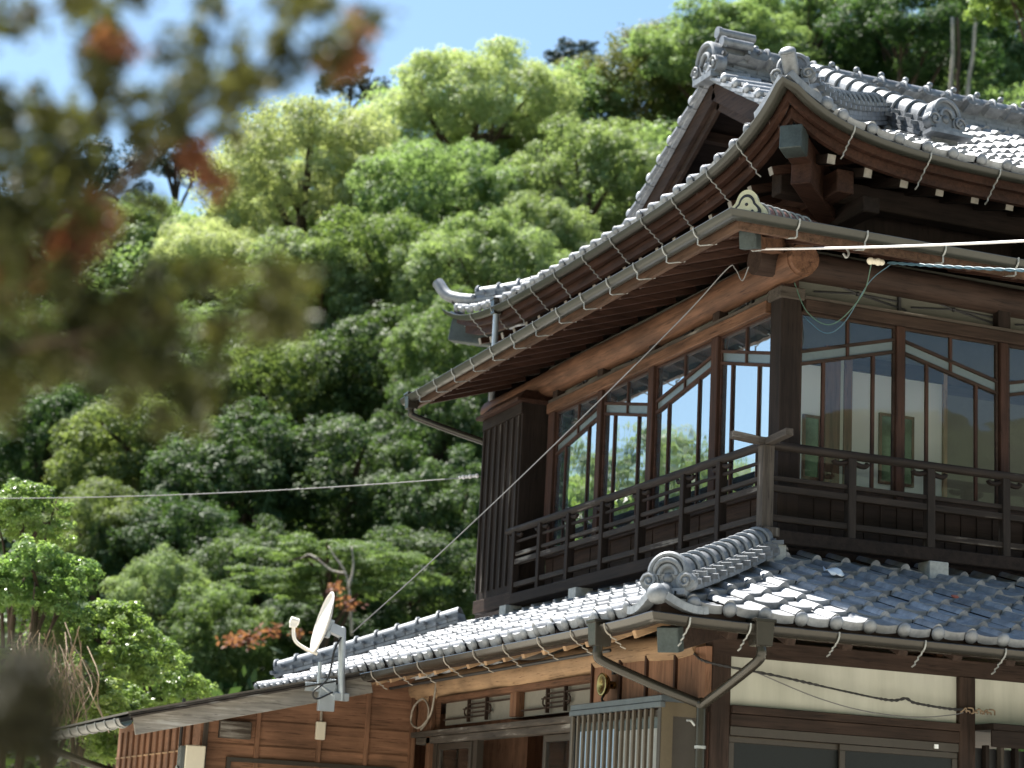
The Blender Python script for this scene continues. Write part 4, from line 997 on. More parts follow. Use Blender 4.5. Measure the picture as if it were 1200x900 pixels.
# horizontal wire over the trees
we = Vector((-.30, 5.85, 5.378))
cable('wire', sag(we, at(-160, 582, 26), .10), .0055, M['greycable'], 'thin horizontal wire crossing in front of the dark trees', 'wire', raw=True)
mb = MB()
for i in range(6): mb.ball(we + Vector((-.05 - .03 * i, .02 * i, -.004 * i)), .024 - .006 * (i % 2), 8, 4)
tag(mb.build('insulator', M['cable'], smooth=True), 'small white insulator at the wall end of the horizontal wire', 'insulator')
# twisted black wire and slack grey wire across the plaster
cable('black_wire', [(-1.12, -.85, 3.02), (-1.13, -1.13, 2.93), (-.6, -1.125, 2.88), (-.1, -1.12, 2.82), (.3, -1.12, 2.78), (.43, -1.13, 2.80), (.52, -1.12, 2.775), (.80, -1.12, 2.755), (.93, -1.115, 2.76)], .0065, M['blackcable'], 'twisted black wire sagging across the cream plaster panel', 'wire', twist=70)
cable('slack_wire', [(-.75, -1.08, 2.90), (-.3, -1.12, 2.76), (.1, -1.12, 2.69), (.5, -1.12, 2.675), (.8, -1.12, 2.71), (.93, -1.10, 2.74)], .004, M['greycable'], 'slack thin grey wire drooping below the black one on plaster', 'wire')
mb = MB()
for i in range(9): mb.tube(bez([(.90 + .03 * i, -1.11, 2.735 + .02 * (i % 3)), (.93 + .03 * i, -1.13, 2.77 - .02 * (i % 2)), (.95 + .03 * i, -1.11, 2.74)], 4), .006, 5)
tag(mb.build('wire_coil', M['twig'], smooth=True), 'tangled wire ends bundled on the post beside the plaster panel', 'wire')
cable('cord_loop', [(-1.15, 4.45, 3.12), (-1.16, 4.46, 2.95), (-1.17, 4.52, 2.80), (-1.18, 4.78, 2.70), (-1.18, 5.02, 2.76), (-1.18, 4.98, 2.90), (-1.17, 4.75, 2.97), (-1.16, 4.6, 2.88), (-1.16, 4.62, 2.76), (-1.16, 4.78, 2.68)], .010, M['pale'], 'loose pale cord loop hanging beside the entrance transom', 'cord')
cable('conduit', [(-1.55, 4.6, 3.03), (-1.55, 3.0, 3.03), (-1.55, 1.0, 3.03), (-1.55, -.4, 3.03)], .014, M['blackcable'], 'dark conduit running under the rafters of the lower eave', 'cable')
# brass bell on the board panel
bl = thing('bell', 'round tarnished brass bell hung on the boards by the window bay', 'bell', (-1.15, .43, 2.86))
mb = MB(); pr = [(.0, .03), (.04, .028), (.07, .015), (.085, -.01), (.088, -.03), (.07, -.032), (.03, -.02), (.0, -.018)]
n = 20; vs, fs = [], []
for (r_, x_) in pr:
    for k in range(n): t = 2 * math.pi * k / n; vs.append((-.06 + x_, r_ * math.cos(t), r_ * math.sin(t)))
for i in range(len(pr) - 1):
    for k in range(n): fs.append((i * n + k, i * n + (k + 1) % n, (i + 1) * n + (k + 1) % n, (i + 1) * n + k))
mb.add(vs, fs); mb.build('gong', M['brass'], bl, True, auto=50)
MB().tube([(.02, 0, 0), (-.05, 0, 0)], .03, 10).build('mount', M['brass'], bl)
MB().tube(bez([(-.06, 0, -.07), (-.08, 0, -.11), (-.06, 0, -.13)], 4), .009, 6).build('striker', M['black'], bl)
MB().box(.0, -.02, .08, .02, .02, .12).build('hanger', M['black'], bl)
# meter box on the wing
mx = thing('meter_box', 'ivory electric meter box on the boards at the wing corner', 'meter box', (-3.24, 5.12, 2.33))
mb = MB(); mb.box(-.085, -.06, -.35, .10, .06, .08); mb.build('cover', M['ivory'], mx, bevel=.008)
mb = MB(); mb.box(-.125, -.04, -.22, -.0855, .10, .07); mb.build('meter_window', M['meter'], mx, bevel=.004)
mb = MB(); mb.tube([(-.13, .02, -.16), (-.145, .02, -.16)], .05, 12); mb.build('dial', M['galv'], mx)
# white junction box with a short lead
jb = thing('junction_box', 'small white box on the orange brown wing wall below the dish', 'junction box', (-2.02, 5.235, 2.63))
MB().box(-.045, -.055, -.085, .045, -.006, .085).build('box', M['ivory'], jb, bevel=.006)
MB().tube(bez([(.0, -.03, .085), (.0, -.03, .2), (.03, -.1, .30), (.04, -.4, .36)], 5), .013, 8).build('lead', M['pale'], jb)
# crumpled scrap on the tiles
mb = MB(); rg = random.Random(4); p0 = SX_lo(.10, 1.24, .06)
vs = [(p0.x + (i % 6 - 2.5) * .032 * (1 - .3 * abs(j - 1.5) / 1.5), p0.y + (j - 1.5) * .04, p0.z + (j - 1.5) * .018 + rg.uniform(-.012, .022)) for j in range(4) for i in range(6)]
mb.add(vs, [(j * 6 + i, j * 6 + i + 1, (j + 1) * 6 + i + 1, (j + 1) * 6 + i) for j in range(3) for i in range(5)])
o = mb.build('plastic_scrap', M['white'], smooth=True); o.modifiers.new('t', 'SOLIDIFY').thickness = .004
tag(o, 'crumpled white scrap lying on the roof tiles below the railing', 'scrap')
p0 = SX_lo(.88, .85, .07); mb = MB(); mb.ball(p0, .032, 7, 3, (0, -.4, 1), .35)
tag(mb.build('tile_chip', M['redtile'], smooth=True), 'small reddish chip lying on the shaded roof tiles', 'chip')

# satellite dish
dish = thing('satellite_dish', 'ivory satellite dish on a bent grey pole at the wing eave', 'satellite dish', (-2.12, 4.30, 2.95))
base = Vector((-2.12, 4.30, 2.95))
def rel(p): return Vector(p) - base
top_p = Vector((-2.14, 4.30, 3.50))
mb = MB(); mb.tube([rel((-2.10, 4.30, 2.86)), rel((-2.12, 4.30, 3.1)), rel(top_p)], .034, 12); mb.ball(rel(top_p), .034, 12, 4); mb.build('pole', M['steel'], dish, True, auto=50)
mb = MB(); mb.box(*rel((-2.44, 4.335, 2.93)), *rel((-2.12, 4.378, 3.01))); mb.box(*rel((-2.31, 4.31, 2.76)), *rel((-2.16, 4.376, 3.05))); mb.box(*rel((-2.18, 4.27, 2.86)), *rel((-2.04, 4.36, 2.93)))
mb.tube([rel((-2.32, 4.33, 2.96)), rel((-2.32, 4.33, 3.2))], .02, 8); mb.tube([rel((-2.12, 4.32, 2.87)), rel((-2.30, 4.32, 2.98))], .018, 8); mb.build('bracket', M['steel'], dish, bevel=.004)
# reflector: shallow bowl facing the lower left of the picture, seen nearly edge on
dc = Vector((-2.29, 4.28, 3.54)); nrm = Vector((-1.0, .06, .24)).normalized()
ux = nrm.cross(Vector((0, 0, 1))).normalized(); uy = ux.cross(nrm).normalized()
vs, fs = [], []; nr, na = 7, 32
for layer in (0, 1):
    for i in range(nr + 1):
        r_ = i / nr
        for k in range(na):
            t = 2 * math.pi * k / na
            vs.append(rel(dc + ux * .255 * r_ * math.cos(t) + uy * .285 * r_ * math.sin(t) + nrm * (.055 * r_ * r_ - (.0 if layer == 0 else .008))))
for layer in (0, 1):
    o_ = layer * (nr + 1) * na
    for i in range(nr):
        for k in range(na):
            q = (o_ + i * na + k, o_ + i * na + (k + 1) % na, o_ + (i + 1) * na + (k + 1) % na, o_ + (i + 1) * na + k); fs.append(q if layer == 0 else q[::-1])
for k in range(na): fs.append((nr * na + k, nr * na + (k + 1) % na, (nr + 1) * na + nr * na + (k + 1) % na, (nr + 1) * na + nr * na + k))
mb = MB(); mb.add(vs, fs); mb.tube([rel(dc + ux * .255 * math.cos(t) + uy * .285 * math.sin(t) + nrm * .052) for t in np.linspace(0, 2 * math.pi, 33)], .010, 6)
mb.build('reflector', M['dishwhite'], dish, True, auto=50)
mb = MB(); mb.beam(rel(dc - nrm * .02 - uy * .02), rel(top_p + Vector((0, 0, -.03))), .08, .09); mb.beam(rel(dc - nrm * .03 + uy * .05), rel(dc - nrm * .03 - uy * .12), .06, .04); mb.build('mount', M['steel'], dish, bevel=.005)
foot = dc - uy * .285 + nrm * .03; fd = dc + nrm * .31 - uy * .07
arm = MB().tube(bez([rel(foot - nrm * .02), rel(foot + nrm * .10 + uy * .01), rel(foot + nrm * .22 + uy * .06), rel(fd)], 6), .017, 8).build('feed_arm', M['dishwhite'], dish, True, auto=60)
mb = MB(); mb.tube([rel(fd + nrm * .03), rel(fd - nrm * .05)], .035, 12); mb.box(*(rel(fd) + Vector((-.03, -.03, -.06))), *(rel(fd) + Vector((.03, .03, .0)))); mb.build('feed_head', M['dishwhite'], dish, bevel=.004)
MB().tube(bez([rel(fd + Vector((0, 0, -.06))), rel(fd + Vector((.03, 0, -.13))), rel(fd + Vector((.02, .02, -.16)))], 4), .008, 6).build('feed_lead', M['greycable'], dish)
MB().tube(bez([rel((-2.14, 4.28, 3.46)), rel((-2.22, 4.24, 3.3)), rel((-2.26, 4.25, 3.05)), rel((-2.38, 4.27, 2.92)), rel((-2.34, 4.28, 2.86)), rel((-2.2, 4.27, 2.93))], 6), .009, 6).build('lead', M['blackcable'], dish)

# ------------------------------------------------------------------ trees
def leaf_mesh(name, mat, pos, nor, size, tint, aspect=.55, seed=0):
    g = np.random.default_rng(seed); n = len(pos)
    nor = nor / np.linalg.norm(nor, axis=1, keepdims=True)
    rv = g.normal(size=(n, 3)); a = np.cross(nor, rv); a /= np.linalg.norm(a, axis=1, keepdims=True) + 1e-9; b = np.cross(nor, a)
    s = size[:, None]
    bend = nor * s * .18
    V = np.stack([pos - a * s, pos + b * s * aspect - bend * .0, pos + a * s - bend, pos - b * s * aspect], 1).reshape(-1, 3)
    me = bpy.data.meshes.new(name); me.vertices.add(4 * n); me.vertices.foreach_set('co', V.astype(np.float32).ravel())
    me.loops.add(4 * n); me.loops.foreach_set('vertex_index', np.arange(4 * n, dtype=np.int32))
    me.polygons.add(n); me.polygons.foreach_set('loop_start', np.arange(0, 4 * n, 4, dtype=np.int32))
    ca = me.color_attributes.new('tint', 'FLOAT_COLOR', 'CORNER'); tv = np.repeat(np.clip(tint, 0, 1), 4).astype(np.float32)
    ca.data.foreach_set('color', np.stack([tv, tv, tv, np.ones_like(tv)], 1).ravel())
    me.materials.append(mat); me.update(calc_edges=True); return me
def crown_mesh(name, mat, seed, npuff=34, nleaf=26000, leaf=.036, puff=(.20, .36), sub=16, flat=.86, updroop=.35, layer=False, hollow=.62):
    g = np.random.default_rng(seed)
    d = g.normal(size=(npuff * 6, 3)); d /= np.linalg.norm(d, axis=1, keepdims=True); d = d[d[:, 2] > -.55]
    C = []; RR = []
    for v in d:
        r = g.uniform(hollow, .92); c = v * r * np.array([1, 1, flat]); pr = g.uniform(*puff)
        if layer: c[2] = np.round(c[2] * 4) / 4 + g.normal() * .03
        if all(np.linalg.norm(c - q) > .62 * (pr + w_) * .75 for q, w_ in zip(C, RR)): C.append(c); RR.append(pr)
        if len(C) >= npuff: break
    for k in range(6): C.append(g.normal(size=3) * .25); RR.append(g.uniform(*puff))
    C = np.array(C); RR = np.array(RR); np_ = len(C)
    # second level: small tufts on every puff
    sc_, sr_, st_, so_ = [], [], [], []
    for c, r in zip(C, RR):
        v = g.normal(size=(sub, 3)); v[:, 2] += .35; v /= np.linalg.norm(v, axis=1, keepdims=True)
        z = np.array([1, 1, .55 if layer else .85])
        sc_.append(c + v * z * r * g.uniform(.6, 1.0, (sub, 1))); sr_.append(r * g.uniform(.26, .44, sub)); so_.append(v)
        st_.append(np.clip(g.normal(.5, .12) + g.normal(0, .16, sub), 0, 1))
    sc_ = np.concatenate(sc_); sr_ = np.concatenate(sr_); st_ = np.concatenate(st_); so_ = np.concatenate(so_)
    idx = g.choice(len(sc_), nleaf, p=(sr_ ** 2) / (sr_ ** 2).sum())
    v = g.normal(size=(nleaf, 3)); v[:, 2] += updroop; v /= np.linalg.norm(v, axis=1, keepdims=True)
    pos = sc_[idx] + v * sr_[idx][:, None] * (g.uniform(.35, 1.0, (nleaf, 1)) ** .5) * np.array([1, 1, .5 if layer else .9])
    nor = v * .8 + so_[idx] * .6 + np.array([0, 0, .7]) + g.normal(size=(nleaf, 3)) * .42
    size = leaf * g.uniform(.55, 1.15, nleaf)
    tint = st_[idx] + g.normal(0, .18, nleaf)
    return leaf_mesh(name, mat, pos, nor, size, tint, seed=seed)
CR = {}
def cm(kind, i, **k): CR.setdefault(kind, []).append(crown_mesh(kind + '_crown', LEAF[kind], 100 + 17 * i + sum(map(ord, kind)), **k))
for i in range(2): cm('camphor', i, npuff=62, nleaf=74000, leaf=.0175, puff=(.15, .30), sub=24)
for i in range(2): cm('light', i, npuff=52, nleaf=56000, leaf=.021, puff=(.16, .32), sub=20)
for i in range(3): cm('broad', i, npuff=54, nleaf=60000, leaf=.020, puff=(.15, .32), sub=20)
for i in range(3): cm('dark', i, npuff=50, nleaf=52000, leaf=.022, puff=(.15, .32), sub=20)
cm('olive', 0, npuff=64, nleaf=60000, leaf=.016, puff=(.12, .25), sub=22)
cm('conifer', 0, npuff=34, nleaf=22000, leaf=.022, puff=(.12, .24), sub=12, hollow=.3)
cm('bright', 0, npuff=34, nleaf=20000, leaf=.040, puff=(.18, .34), sub=14)
cm('bright', 1, npuff=32, nleaf=19000, leaf=.042, puff=(.18, .34), sub=14)
CR['layered'] = [crown_mesh('maple_crown', LEAF['broad'], 991, npuff=48, nleaf=46000, leaf=.020, puff=(.16, .3), layer=True, flat=.7, hollow=.35)]
def trunk_mb(base, top, r, seed, limbs=6, R_=(3, 3, 3)):
    g = random.Random(seed); b = MB(); base, top = Vector(base), Vector(top); n = 7
    side = Vector((g.uniform(-1, 1), g.uniform(-1, 1), 0)) * (top - base).length * .04
    pts = [base.lerp(top, i / n) + side * math.sin(i / n * 3.1) for i in range(n + 1)]
    b.tube(pts, r, 8, [r * (1.25 - .95 * i / n) for i in range(n + 1)])
    for k in range(limbs):
        p = pts[4 + k % 4]; t = g.uniform(0, 6.28)
        e = top + Vector((math.cos(t) * R_[0], math.sin(t) * R_[1], g.uniform(-.2, .7) * R_[2])) * g.uniform(.5, .8)
        m_ = p.lerp(e, .5) + Vector((0, 0, .25)); b.tube(bez([p, m_, e], 3), r * .4, 6, [r * .45 * (1 - .8 * i / 6) for i in range(7)])
    return b
_tn = [0]
def tree(px, py, rx, rz, d, kind, label, group=None, name='tree', pale=False, ry=None):
    d = d * 1.8 if d > 30 else d; c = at(px, py, d); k = d / F; fu = 1.34 if d > 40 else 1.1; RX, RZ = rx * k * fu, rz * k * (fu if py > 200 or d < 60 else 1.08); RY = (ry or (rx + rz) / 2) * k * 1.2
    gz = ground_z(c.x, c.y); _tn[0] += 1; i = _tn[0]
    base = Vector((c.x + rng.uniform(-.3, .3), c.y, min(gz, c.z - RZ * .5) - .2))
    root = thing(name, label, 'tree', base, group)
    me = CR[kind][i % len(CR[kind])]
    o = bpy.data.objects.new('crown', me); col.objects.link(o); o.parent = root
    o.location = c - base; o.scale = (RX, RY, RZ); o.rotation_euler = (0, 0, i * 2.4)
    if abs(RX - RY) > .2 * RX: o.rotation_euler = (0, 0, -.364 + (math.pi if i % 2 else 0))
    r_ = max(.08, .045 * (RX + RZ)); b = trunk_mb(base, c + Vector((0, 0, .1 * RZ)), r_, i, 7, (RX, RY, RZ)); b.v = [tuple(Vector(p) - base) for p in b.v]
    b.build('trunk', M['palebark'] if pale else M['bark'], root, True)
    return root
T = [
 (562, 132, 98, 86, 80, 'camphor', 'largest pale yellow-green crown at the skyline, top centre'),
 (352, 225, 96, 98, 72, 'camphor', 'pale feathery crown below the dark skyline conifer'),
 (410, 178, 48, 42, 77, 'camphor', 'small pale crown tucked between two bigger pale ones'),
 (640, 190, 52, 60, 84, 'camphor', 'narrow pale crown between the largest pale one and the olive one'),
 (758, 135, 88, 118, 88, 'olive', 'tall olive brown-green crown left of the main roof ridge'),
 (690, 228, 88, 72, 68, 'light', 'fresh light green crown just left of the tiled gable'),
 (520, 255, 98, 78, 68, 'light', 'broad green crown directly under the largest pale one'),
 (455, 335, 86, 78, 61, 'broad', 'mid green crown halfway up the slope, centre of the wood'),
 (565, 335, 78, 72, 58, 'light', 'green crown behind the upturned far roof corner'),
 (640, 300, 60, 60, 62, 'light', 'green crown right above the far stretch of the main eave'),
 (305, 268, 66, 52, 80, 'camphor', 'pale crown low between thin skyline trees and the feathery one'),
 (850, 78, 92, 72, 84, 'light', 'light green crown behind the ridge-end ornament'),
 (950, 34, 84, 52, 88, 'light', 'light green crown above the near roof corner at the top edge'),
 (1065, 50, 78, 80, 84, 'dark', 'dark green tree behind the main ridge beside the pale trunks'),
 (1000, 90, 60, 50, 90, 'broad', 'green crown peeping low over the descending ridge'),
 (1160, 70, 70, 90, 92, 'dark', 'dark tree filling the gap behind the right end of the ridge'),
 (412, 102, 36, 38, 98, 'conifer', 'dark conifer top poking up between pale crowns at the skyline'),
 (674, 68, 30, 26, 104, 'conifer', 'small dark conifer top on the skyline beside the olive tree'),
 (290, 195, 46, 52, 94, 'conifer', 'dark thin skyline tree next to the pale feathery crown'),
 (205, 190, 50, 50, 94, 'conifer', 'dark thin skyline tree behind the blurred branch'),
 (105, 215, 62, 60, 92, 'conifer', 'wide dark skyline tree far behind the blurred branch'),
 (25, 250, 56, 56, 92, 'conifer', 'dark skyline tree at the edge of the wood, lowest on the skyline'),
 (150, 318, 92, 70, 70, 'light', 'green crown mostly hidden by the blurred branch'),
 (255, 330, 78, 62, 66, 'camphor', 'pale green crown below the thin skyline trees'),
 (30, 340, 70, 70, 68, 'broad', 'green crown behind the densest part of the blurred branch'),
 (362, 362, 84, 70, 60, 'light', 'green crown touching the tip of the blurred branch'),
 (95, 440, 90, 76, 56, 'broad', 'green crown with pale highlights, above the horizontal wire'),
 (232, 445, 90, 76, 55, 'light', 'sunlit green crown under the blurred branch tips'),
 (345, 478, 86, 76, 53, 'broad', 'green crown left of the pent roof gutter end'),
 (462, 452, 86, 78, 53, 'dark', 'dark crown close to the pent roof gutter end'),
 (545, 425, 70, 66, 50, 'broad', 'green crown showing between gutter end and shutter box'),
 (60, 525, 78, 66, 49, 'dark', 'dark crown on the wire line near the bright bush'),
 (165, 545, 88, 72, 47, 'broad', 'green crown crossed by the middle of the horizontal wire'),
 (285, 570, 88, 78, 45, 'dark', 'large dark crown below the horizontal wire'),
 (408, 575, 86, 78, 45, 'dark', 'dark crown above the pale bare branches'),
 (505, 520, 66, 70, 48, 'dark', 'dark crown just left of the shutter box'),
 (528, 615, 74, 72, 43, 'dark', 'dark crown touching the lower end of the shutter box'),
 (205, 655, 80, 66, 41, 'dark', 'dark crown low on the slope behind the bushes'),
 (118, 640, 66, 58, 41, 'broad', 'green crown low on the slope under the wire'),
 (300, 690, 70, 66, 39, 'dark', 'dark crown behind the red-leaved maple'),
 (485, 690, 92, 62, 38, 'dark', 'dark crown behind the dish and slanting wire'),
 (190, 715, 48, 58, 37, 'light', 'light green tree with bright edges above the wing roof'),
 (250, 765, 62, 66, 36, 'broad', 'green tree right above the weathered barge board'),
 (390, 740, 70, 50, 37, 'dark', 'low dark crown filling the space behind the dish'),
]
for (px, py, rx, rz, d, kind, lb) in T: tree(px, py, rx, rz, d, kind, lb, 'trees on the wooded slope')
mp = tree(388, 672, 92, 50, 35, 'layered', 'maple with layered boughs, bare pale limbs and some red leaves', 'trees on the wooded slope')
# pale bare limbs of the maple, red leaf tufts
b = MB(); o0 = mp.location
def pt(px, py, d): return at(px, py, d) - o0
for L_ in (((412, 745), (410, 700), (405, 672), (392, 652), (385, 640)), ((408, 690), (414, 665), (412, 640)), ((405, 672), (388, 668), (372, 655)), ((372, 655), (362, 650), (352, 655))):
    n_ = len(L_); b.tube(bez([pt(x, y, 60.5 + .2 * i) for i, (x, y) in enumerate(L_)], 4), 0.045, 6, [.05 * (1 - .7 * i / ((n_ - 1) * 4)) for i in range((n_ - 1) * 4 + 1)])
b.build('bare_limb', M['palebark'], mp, True)
g = np.random.default_rng(5); P_ = []
for (x, y, s_, n_) in ((292, 748, 9, 90), (272, 752, 7, 50), (318, 738, 8, 40), (408, 708, 7, 50), (392, 688, 6, 30), (350, 742, 6, 25)):
    for k in range(n_): P_.append(pt(x + g.normal() * s_, y + g.normal() * s_ * .5, 60 + g.normal() * .3))
P_ = np.array(P_); me = leaf_mesh('red_foliage', LEAF['redleaf'], P_, g.normal(size=P_.shape) + [0, 0, 1], g.uniform(.08, .14, len(P_)), g.uniform(0, 1, len(P_)))
o = bpy.data.objects.new('foliage', me); col.objects.link(o); o.parent = mp; o['label'] = 'tufts of red leaves'
# pale slim trunks behind the ridge
for k, (px, lb) in enumerate(((1114, 'slim pale trunk, straightest of those behind the main ridge'), (1122, 'slim dark-barked trunk close behind the straightest pale one'), (1134, 'slim pale trunk leaning outward behind the main ridge'))):
    a = at(px, 112, 132); c = at(px + (2, 0, 9)[k], 20, 132); gz = ground_z(a.x, a.y); bs = Vector((a.x, a.y, gz))
    root = thing('tree', lb, 'tree', bs, 'slim trunks behind the ridge'); b = MB()
    pp = bez([bs, bs.lerp(a, .6), a, a.lerp(c, .5) + Vector((.1, 0, 0)), c], 4); b.tube([p - bs for p in pp], 0.16, 7, [.17 - .06 * i / (len(pp) - 1) for i in range(len(pp))]); b.build('trunk', M['palebark'] if k != 1 else M['bark'], root, True)
    o = bpy.data.objects.new('crown', CR['dark'][k]); col.objects.link(o); o.parent = root; o.location = at(px + (2, 0, 9)[k], -38, 136) - bs; o.scale = (3.2, 3.0, 3.0)
# broad-leaved bough hanging in at the top right
tree(1225, -6, 66, 66, 47, 'bright', 'backlit bright green tree leaning in at the top corner above the roof')
# bushes at the lower left
for (px, py, rx, rz, d, lb) in ((28, 608, 52, 46, 27, 'bright yellow-green bush highest at the picture edge under the wire'), (44, 700, 62, 62, 26, 'leafy bush draped with dry vines'),
                             (118, 765, 72, 62, 27, 'bright bush between the vine-draped one and the wing roof'), (60, 820, 80, 60, 25.5, 'low bush under the dry vines'),
                             (190, 815, 56, 52, 29, 'bright bush just above the gutter end of the wing roof'), (130, 870, 60, 50, 27, 'low bush beneath the wing gutter')):
    tree(px, py, rx, rz, d, 'bright', lb, 'bushes beside the wing', 'bush')
vn = thing('dry_vines', 'tangle of dry brown vines hanging over the leafy bush', 'vines', at(50, 790, 24.4)); o0 = vn.location
b = MB(); rg = random.Random(3)
for k in range(70):
    x, y = rg.uniform(5, 105), rg.uniform(728, 790); pts_ = [at(x, y, 24.6 + rg.uniform(-.5, .4)) - o0]
    for q in range(3): x += rg.uniform(-16, 16); y += rg.uniform(14, 36); pts_.append(at(x, y, 24.5 + rg.uniform(-.4, .4)) - o0)
    b.tube(bez(pts_, 3), .006, 4)
b.build('stem', M['twig'], vn)

# undergrowth of the slope: one countless mass
def undergrowth():
    g = np.random.default_rng(77); n = 110000
    k = g.integers(0, 2400, n); cx = g.uniform(-.30, .30, 2400); cf = g.uniform(58, 190, 2400); hh = g.uniform(1.0, 5.0, 2400)
    f2 = cf[k] + g.normal(0, 1.7, n); u2 = cx[k] * cf[k] * 1.05 + g.normal(0, 1.7, n)
    x = CAM.x + f2 * _s + u2 * _cz; y = CAM.y + f2 * _cz - u2 * _s
    z = np.array([ground_z(a, b_) for a, b_ in zip(x, y)]) + hh[k] * g.uniform(.0, 1.0, n) ** .6
    me = leaf_mesh('undergrowth', LEAF['dark'], np.stack([x, y, z], 1), g.normal(size=(n, 3)) * .7 + [0, 0, .8], g.uniform(.16, .30, n), g.uniform(0, 1, n), seed=7)
    o = bpy.data.objects.new('undergrowth', me); col.objects.link(o); tag(o, 'dark undergrowth covering the wooded slope between the trees', 'undergrowth', kind='stuff')
undergrowth()
def forest(lo, hi, mat, label, sd):
    g = np.random.default_rng(sd)
    sky_x = [-80, 0, 200, 300, 335, 450, 560, 740, 800, 1300]; sky_y = [290, 275, 215, 215, 170, 100, 85, 60, 10, -40]
    dy, dd = [-40, 130, 330, 450, 580, 700, 800], [92, 84, 64, 56, 48, 41, 38]
    src = [CR[k][0] for k in ('broad', 'dark', 'light', 'dark')]; P_, Q_ = [], []
    base = []
    for me in src:
        n = len(me.vertices); v = np.zeros(n * 3, np.float32); me.vertices.foreach_get('co', v); v = v.reshape(-1, 4, 3)
        t = np.zeros(len(me.loops) * 4, np.float32); me.color_attributes['tint'].data.foreach_get('color', t); t = t.reshape(-1, 4, 4)[:, 0, 0]
        base.append((v, t))
    quads, tints = [], []
    for py in range(-20, 800, 62):
        for px in range(-70, 1290, 92):
            x = px + g.uniform(-30, 30); y = py + g.uniform(-18, 18)
            if y < np.interp(x, sky_x, sky_y) + 62: continue
            if (640 < x < 1200 and y > 330) or not lo <= y < hi: continue
            d = np.interp(y, dy, dd) * 1.8 + 9; r = g.uniform(72, 92) * d / F
            v, t = base[g.integers(0, 4)]; sel = g.choice(len(v), 9000, replace=False); a = g.uniform(0, 6.28); ca, sa = math.cos(a), math.sin(a)
            q = v[sel] * np.array([1, 1, .95]); c = q.mean(1, keepdims=True); q = c + (q - c) * 1.7
            q = np.stack([q[..., 0] * ca - q[..., 1] * sa, q[..., 0] * sa + q[..., 1] * ca, q[..., 2]], -1) * r + np.array(at(x, y, d))
            quads.append(q); tints.append(np.clip(t[sel] * .8 + g.uniform(-.15, .3), 0, 1))
    V = np.concatenate(quads).reshape(-1, 3); n = len(V) // 4; tv = np.repeat(np.concatenate(tints), 4).astype(np.float32)
    me = bpy.data.meshes.new('forest'); me.vertices.add(4 * n); me.vertices.foreach_set('co', V.astype(np.float32).ravel())
    me.loops.add(4 * n); me.loops.foreach_set('vertex_index', np.arange(4 * n, dtype=np.int32)); me.polygons.add(n); me.polygons.foreach_set('loop_start', np.arange(0, 4 * n, 4, dtype=np.int32))
    me.color_attributes.new('tint', 'FLOAT_COLOR', 'CORNER').data.foreach_set('color', np.stack([tv, tv, tv, np.ones_like(tv)], 1).ravel())
    me.materials.append(LEAF[mat]); me.update(calc_edges=True)
    o = bpy.data.objects.new('forest', me); col.objects.link(o); tag(o, label, 'forest', kind='stuff')
forest(-99, 370, 'light', 'pale green wood filling the upper slope behind the separate trees', 9)  # sunlight on the upper slope put into the paler leaf colour
forest(370, 900, 'dark', 'dark green wood filling the lower slope behind the separate trees', 10)  # shade of the lower slope put into the darker leaf colour
# trees out on the open side, mirrored in the long row of windows
for k, (az, dd, s_, h_) in enumerate(((-9, 36, 3.6, 8.0), (-14, 30, 2.8, 7.2), (-18.5, 40, 4.0, 9.8), (-22, 31, 2.6, 8.0), (-26, 42, 4.2, 10.2), (-31, 33, 3.0, 8.0), (-36, 38, 3.6, 9.4), (-43, 40, 3.8, 9.6), (-50, 36, 3.4, 8.6))):
    x, y = math.sin(R(az)) * dd, 2 + math.cos(R(az)) * dd; gz = ground_z(x, y); bs = Vector((x, y, gz - .2))
    root = thing('tree', None, 'tree', bs, 'trees mirrored in the veranda windows'); root['label'] = 'sunlit tree seen only as a reflection in the veranda glass'
    kind = 'bright' if k % 2 else 'light'
    o = bpy.data.objects.new('crown', CR[kind][k % 2]); col.objects.link(o); o.parent = root; o.location = (0, 0, h_); o.scale = (s_, s_, s_ * 1.05); o.rotation_euler = (0, 0, k)
    b = trunk_mb((0, 0, 0), (0, 0, h_), .2, k + 500, 5, (s_, s_, s_)); b.build('trunk', M['bark'], root, True)

# ------------------------------------------------------------------ branch close to the camera
nb = thing('tree_branch', 'out of focus tree branch with dark green and reddish sprigs close to the lens', 'branch', at(-60, 200, 2.9)); o0 = nb.location
rg = random.Random(12); g = np.random.default_rng(12)
twigs = [((-120, 60), (0, 20), (90, 8), (160, -10)), ((-120, 260), (-10, 210), (60, 170), (110, 120), (125, 60), (120, -10)), ((-120, 330), (0, 300), (100, 250), (180, 170), (230, 120), (260, 40), (245, -20)),
         ((120, 240), (210, 150), (280, 110), (330, 70), (400, 50), (440, 30)), ((-120, 430), (0, 410), (110, 390), (200, 370), (300, 380), (340, 390)), ((60, 400), (140, 430), (220, 450), (240, 480)), ((-100, 380), (-20, 440), (20, 460)), ((200, 150), (300, 85), (360, -20))]
b = MB()
for t in twigs:
    n_ = len(t); dd = 2.9 + rg.uniform(-.15, .15)
    p = bez([at(x, y, dd + .03 * i) - o0 for i, (x, y) in enumerate(t)], 5); b.tube(p, .004, 6, [.0055 * (1 - .75 * i / (len(p) - 1)) for i in range(len(p))])
b.build('twig', M['bark'], nb, True)
blobs = []
def along(t, n, spread, d0):
    for k in range(n):
        f = rg.uniform(0, len(t) - 1.001); i = int(f); q = f - i
        blobs.append((t[i][0] * (1 - q) + t[i + 1][0] * q + rg.gauss(0, spread), t[i][1] * (1 - q) + t[i + 1][1] * q + rg.gauss(0, spread), d0 + rg.uniform(-.12, .12)))
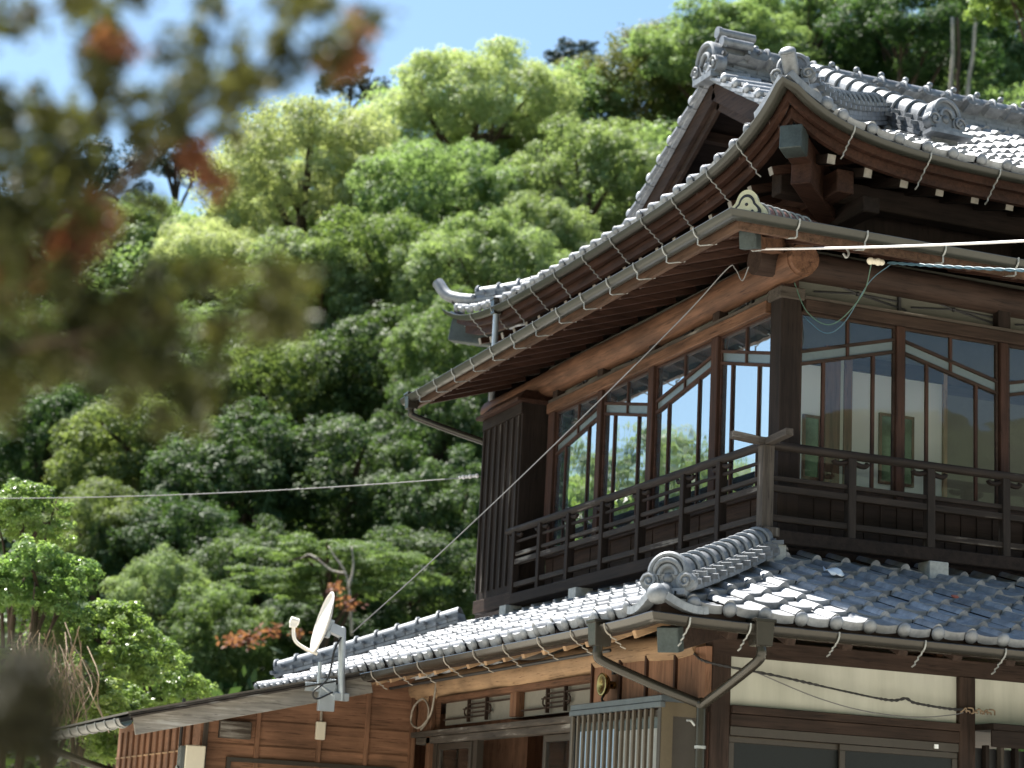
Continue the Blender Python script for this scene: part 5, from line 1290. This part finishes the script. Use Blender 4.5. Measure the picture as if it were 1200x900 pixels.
for t, n_, s_ in zip(twigs, (13, 18, 20, 12, 30, 15, 9, 8), (14, 22, 24, 14, 26, 20, 18, 14)): along(t, n_, s_, 2.9)
for k in range(72):
    x = rg.uniform(-40, 270) * rg.uniform(.3, 1); y = rg.uniform(110, 430)
    if (x / 300) + abs(y - 330) / 260 < 1.05: blobs.append((x, y, 2.9 + rg.uniform(-.2, .2)))
def sprigs(bl, mat, nm, sd, size=(.010, .019)):
    g = np.random.default_rng(sd); P, N_, S_, T_ = [], [], [], []
    for (x, y, d) in bl:
        c = np.array(at(x, y, d) - o0); t0 = g.normal(.5, .22); ax = g.normal(size=3); ax[2] += .6; ax /= np.linalg.norm(ax)
        m_ = 64
        l = g.uniform(-1, 1, m_); o_ = g.normal(size=(m_, 3)) * .0105
        P.append(c + ax * l[:, None] * .034 + o_); N_.append(g.normal(size=(m_, 3)) + [0, 0, .5]); S_.append(g.uniform(*size, m_)); T_.append(t0 + g.normal(0, .15, m_))
    me = leaf_mesh(nm, mat, np.concatenate(P), np.concatenate(N_), np.concatenate(S_), np.concatenate(T_), .32, sd)
    o = bpy.data.objects.new('foliage', me); col.objects.link(o); o.parent = nb; return o
sprigs(blobs, LEAF['near'], 'near_foliage', 31)
red = [(x + rg.gauss(0, 12), y + rg.gauss(0, 10), 2.85) for (x, y, n_) in ((90, 288, 5), (32, 322, 4), (128, 62, 2), (235, 200, 3), (395, 55, 2), (120, 260, 2)) for k in range(n_)]
sprigs(red, LEAF['nearred'], 'near_red_foliage', 33)['label'] = 'reddish new sprigs'
# lone dark sprig low in the corner, closer still
n2 = thing('tree_branch', 'dark blurred sprig alone in front of the dry vines', 'branch', at(30, 835, 1.5)); nb2 = nb; nb = n2; o0 = n2.location
sprigs([(22 + rg.gauss(0, 15), 832 + rg.gauss(0, 13), 1.5 + rg.uniform(-.05, .05)) for k in range(12)], LEAF['neardark'], 'dark_foliage', 35)
MB().tube([at(-90, 870, 1.5) - o0, at(10, 835, 1.5) - o0, at(60, 815, 1.5) - o0], .003, 6).build('twig', M['bark'], n2, True)
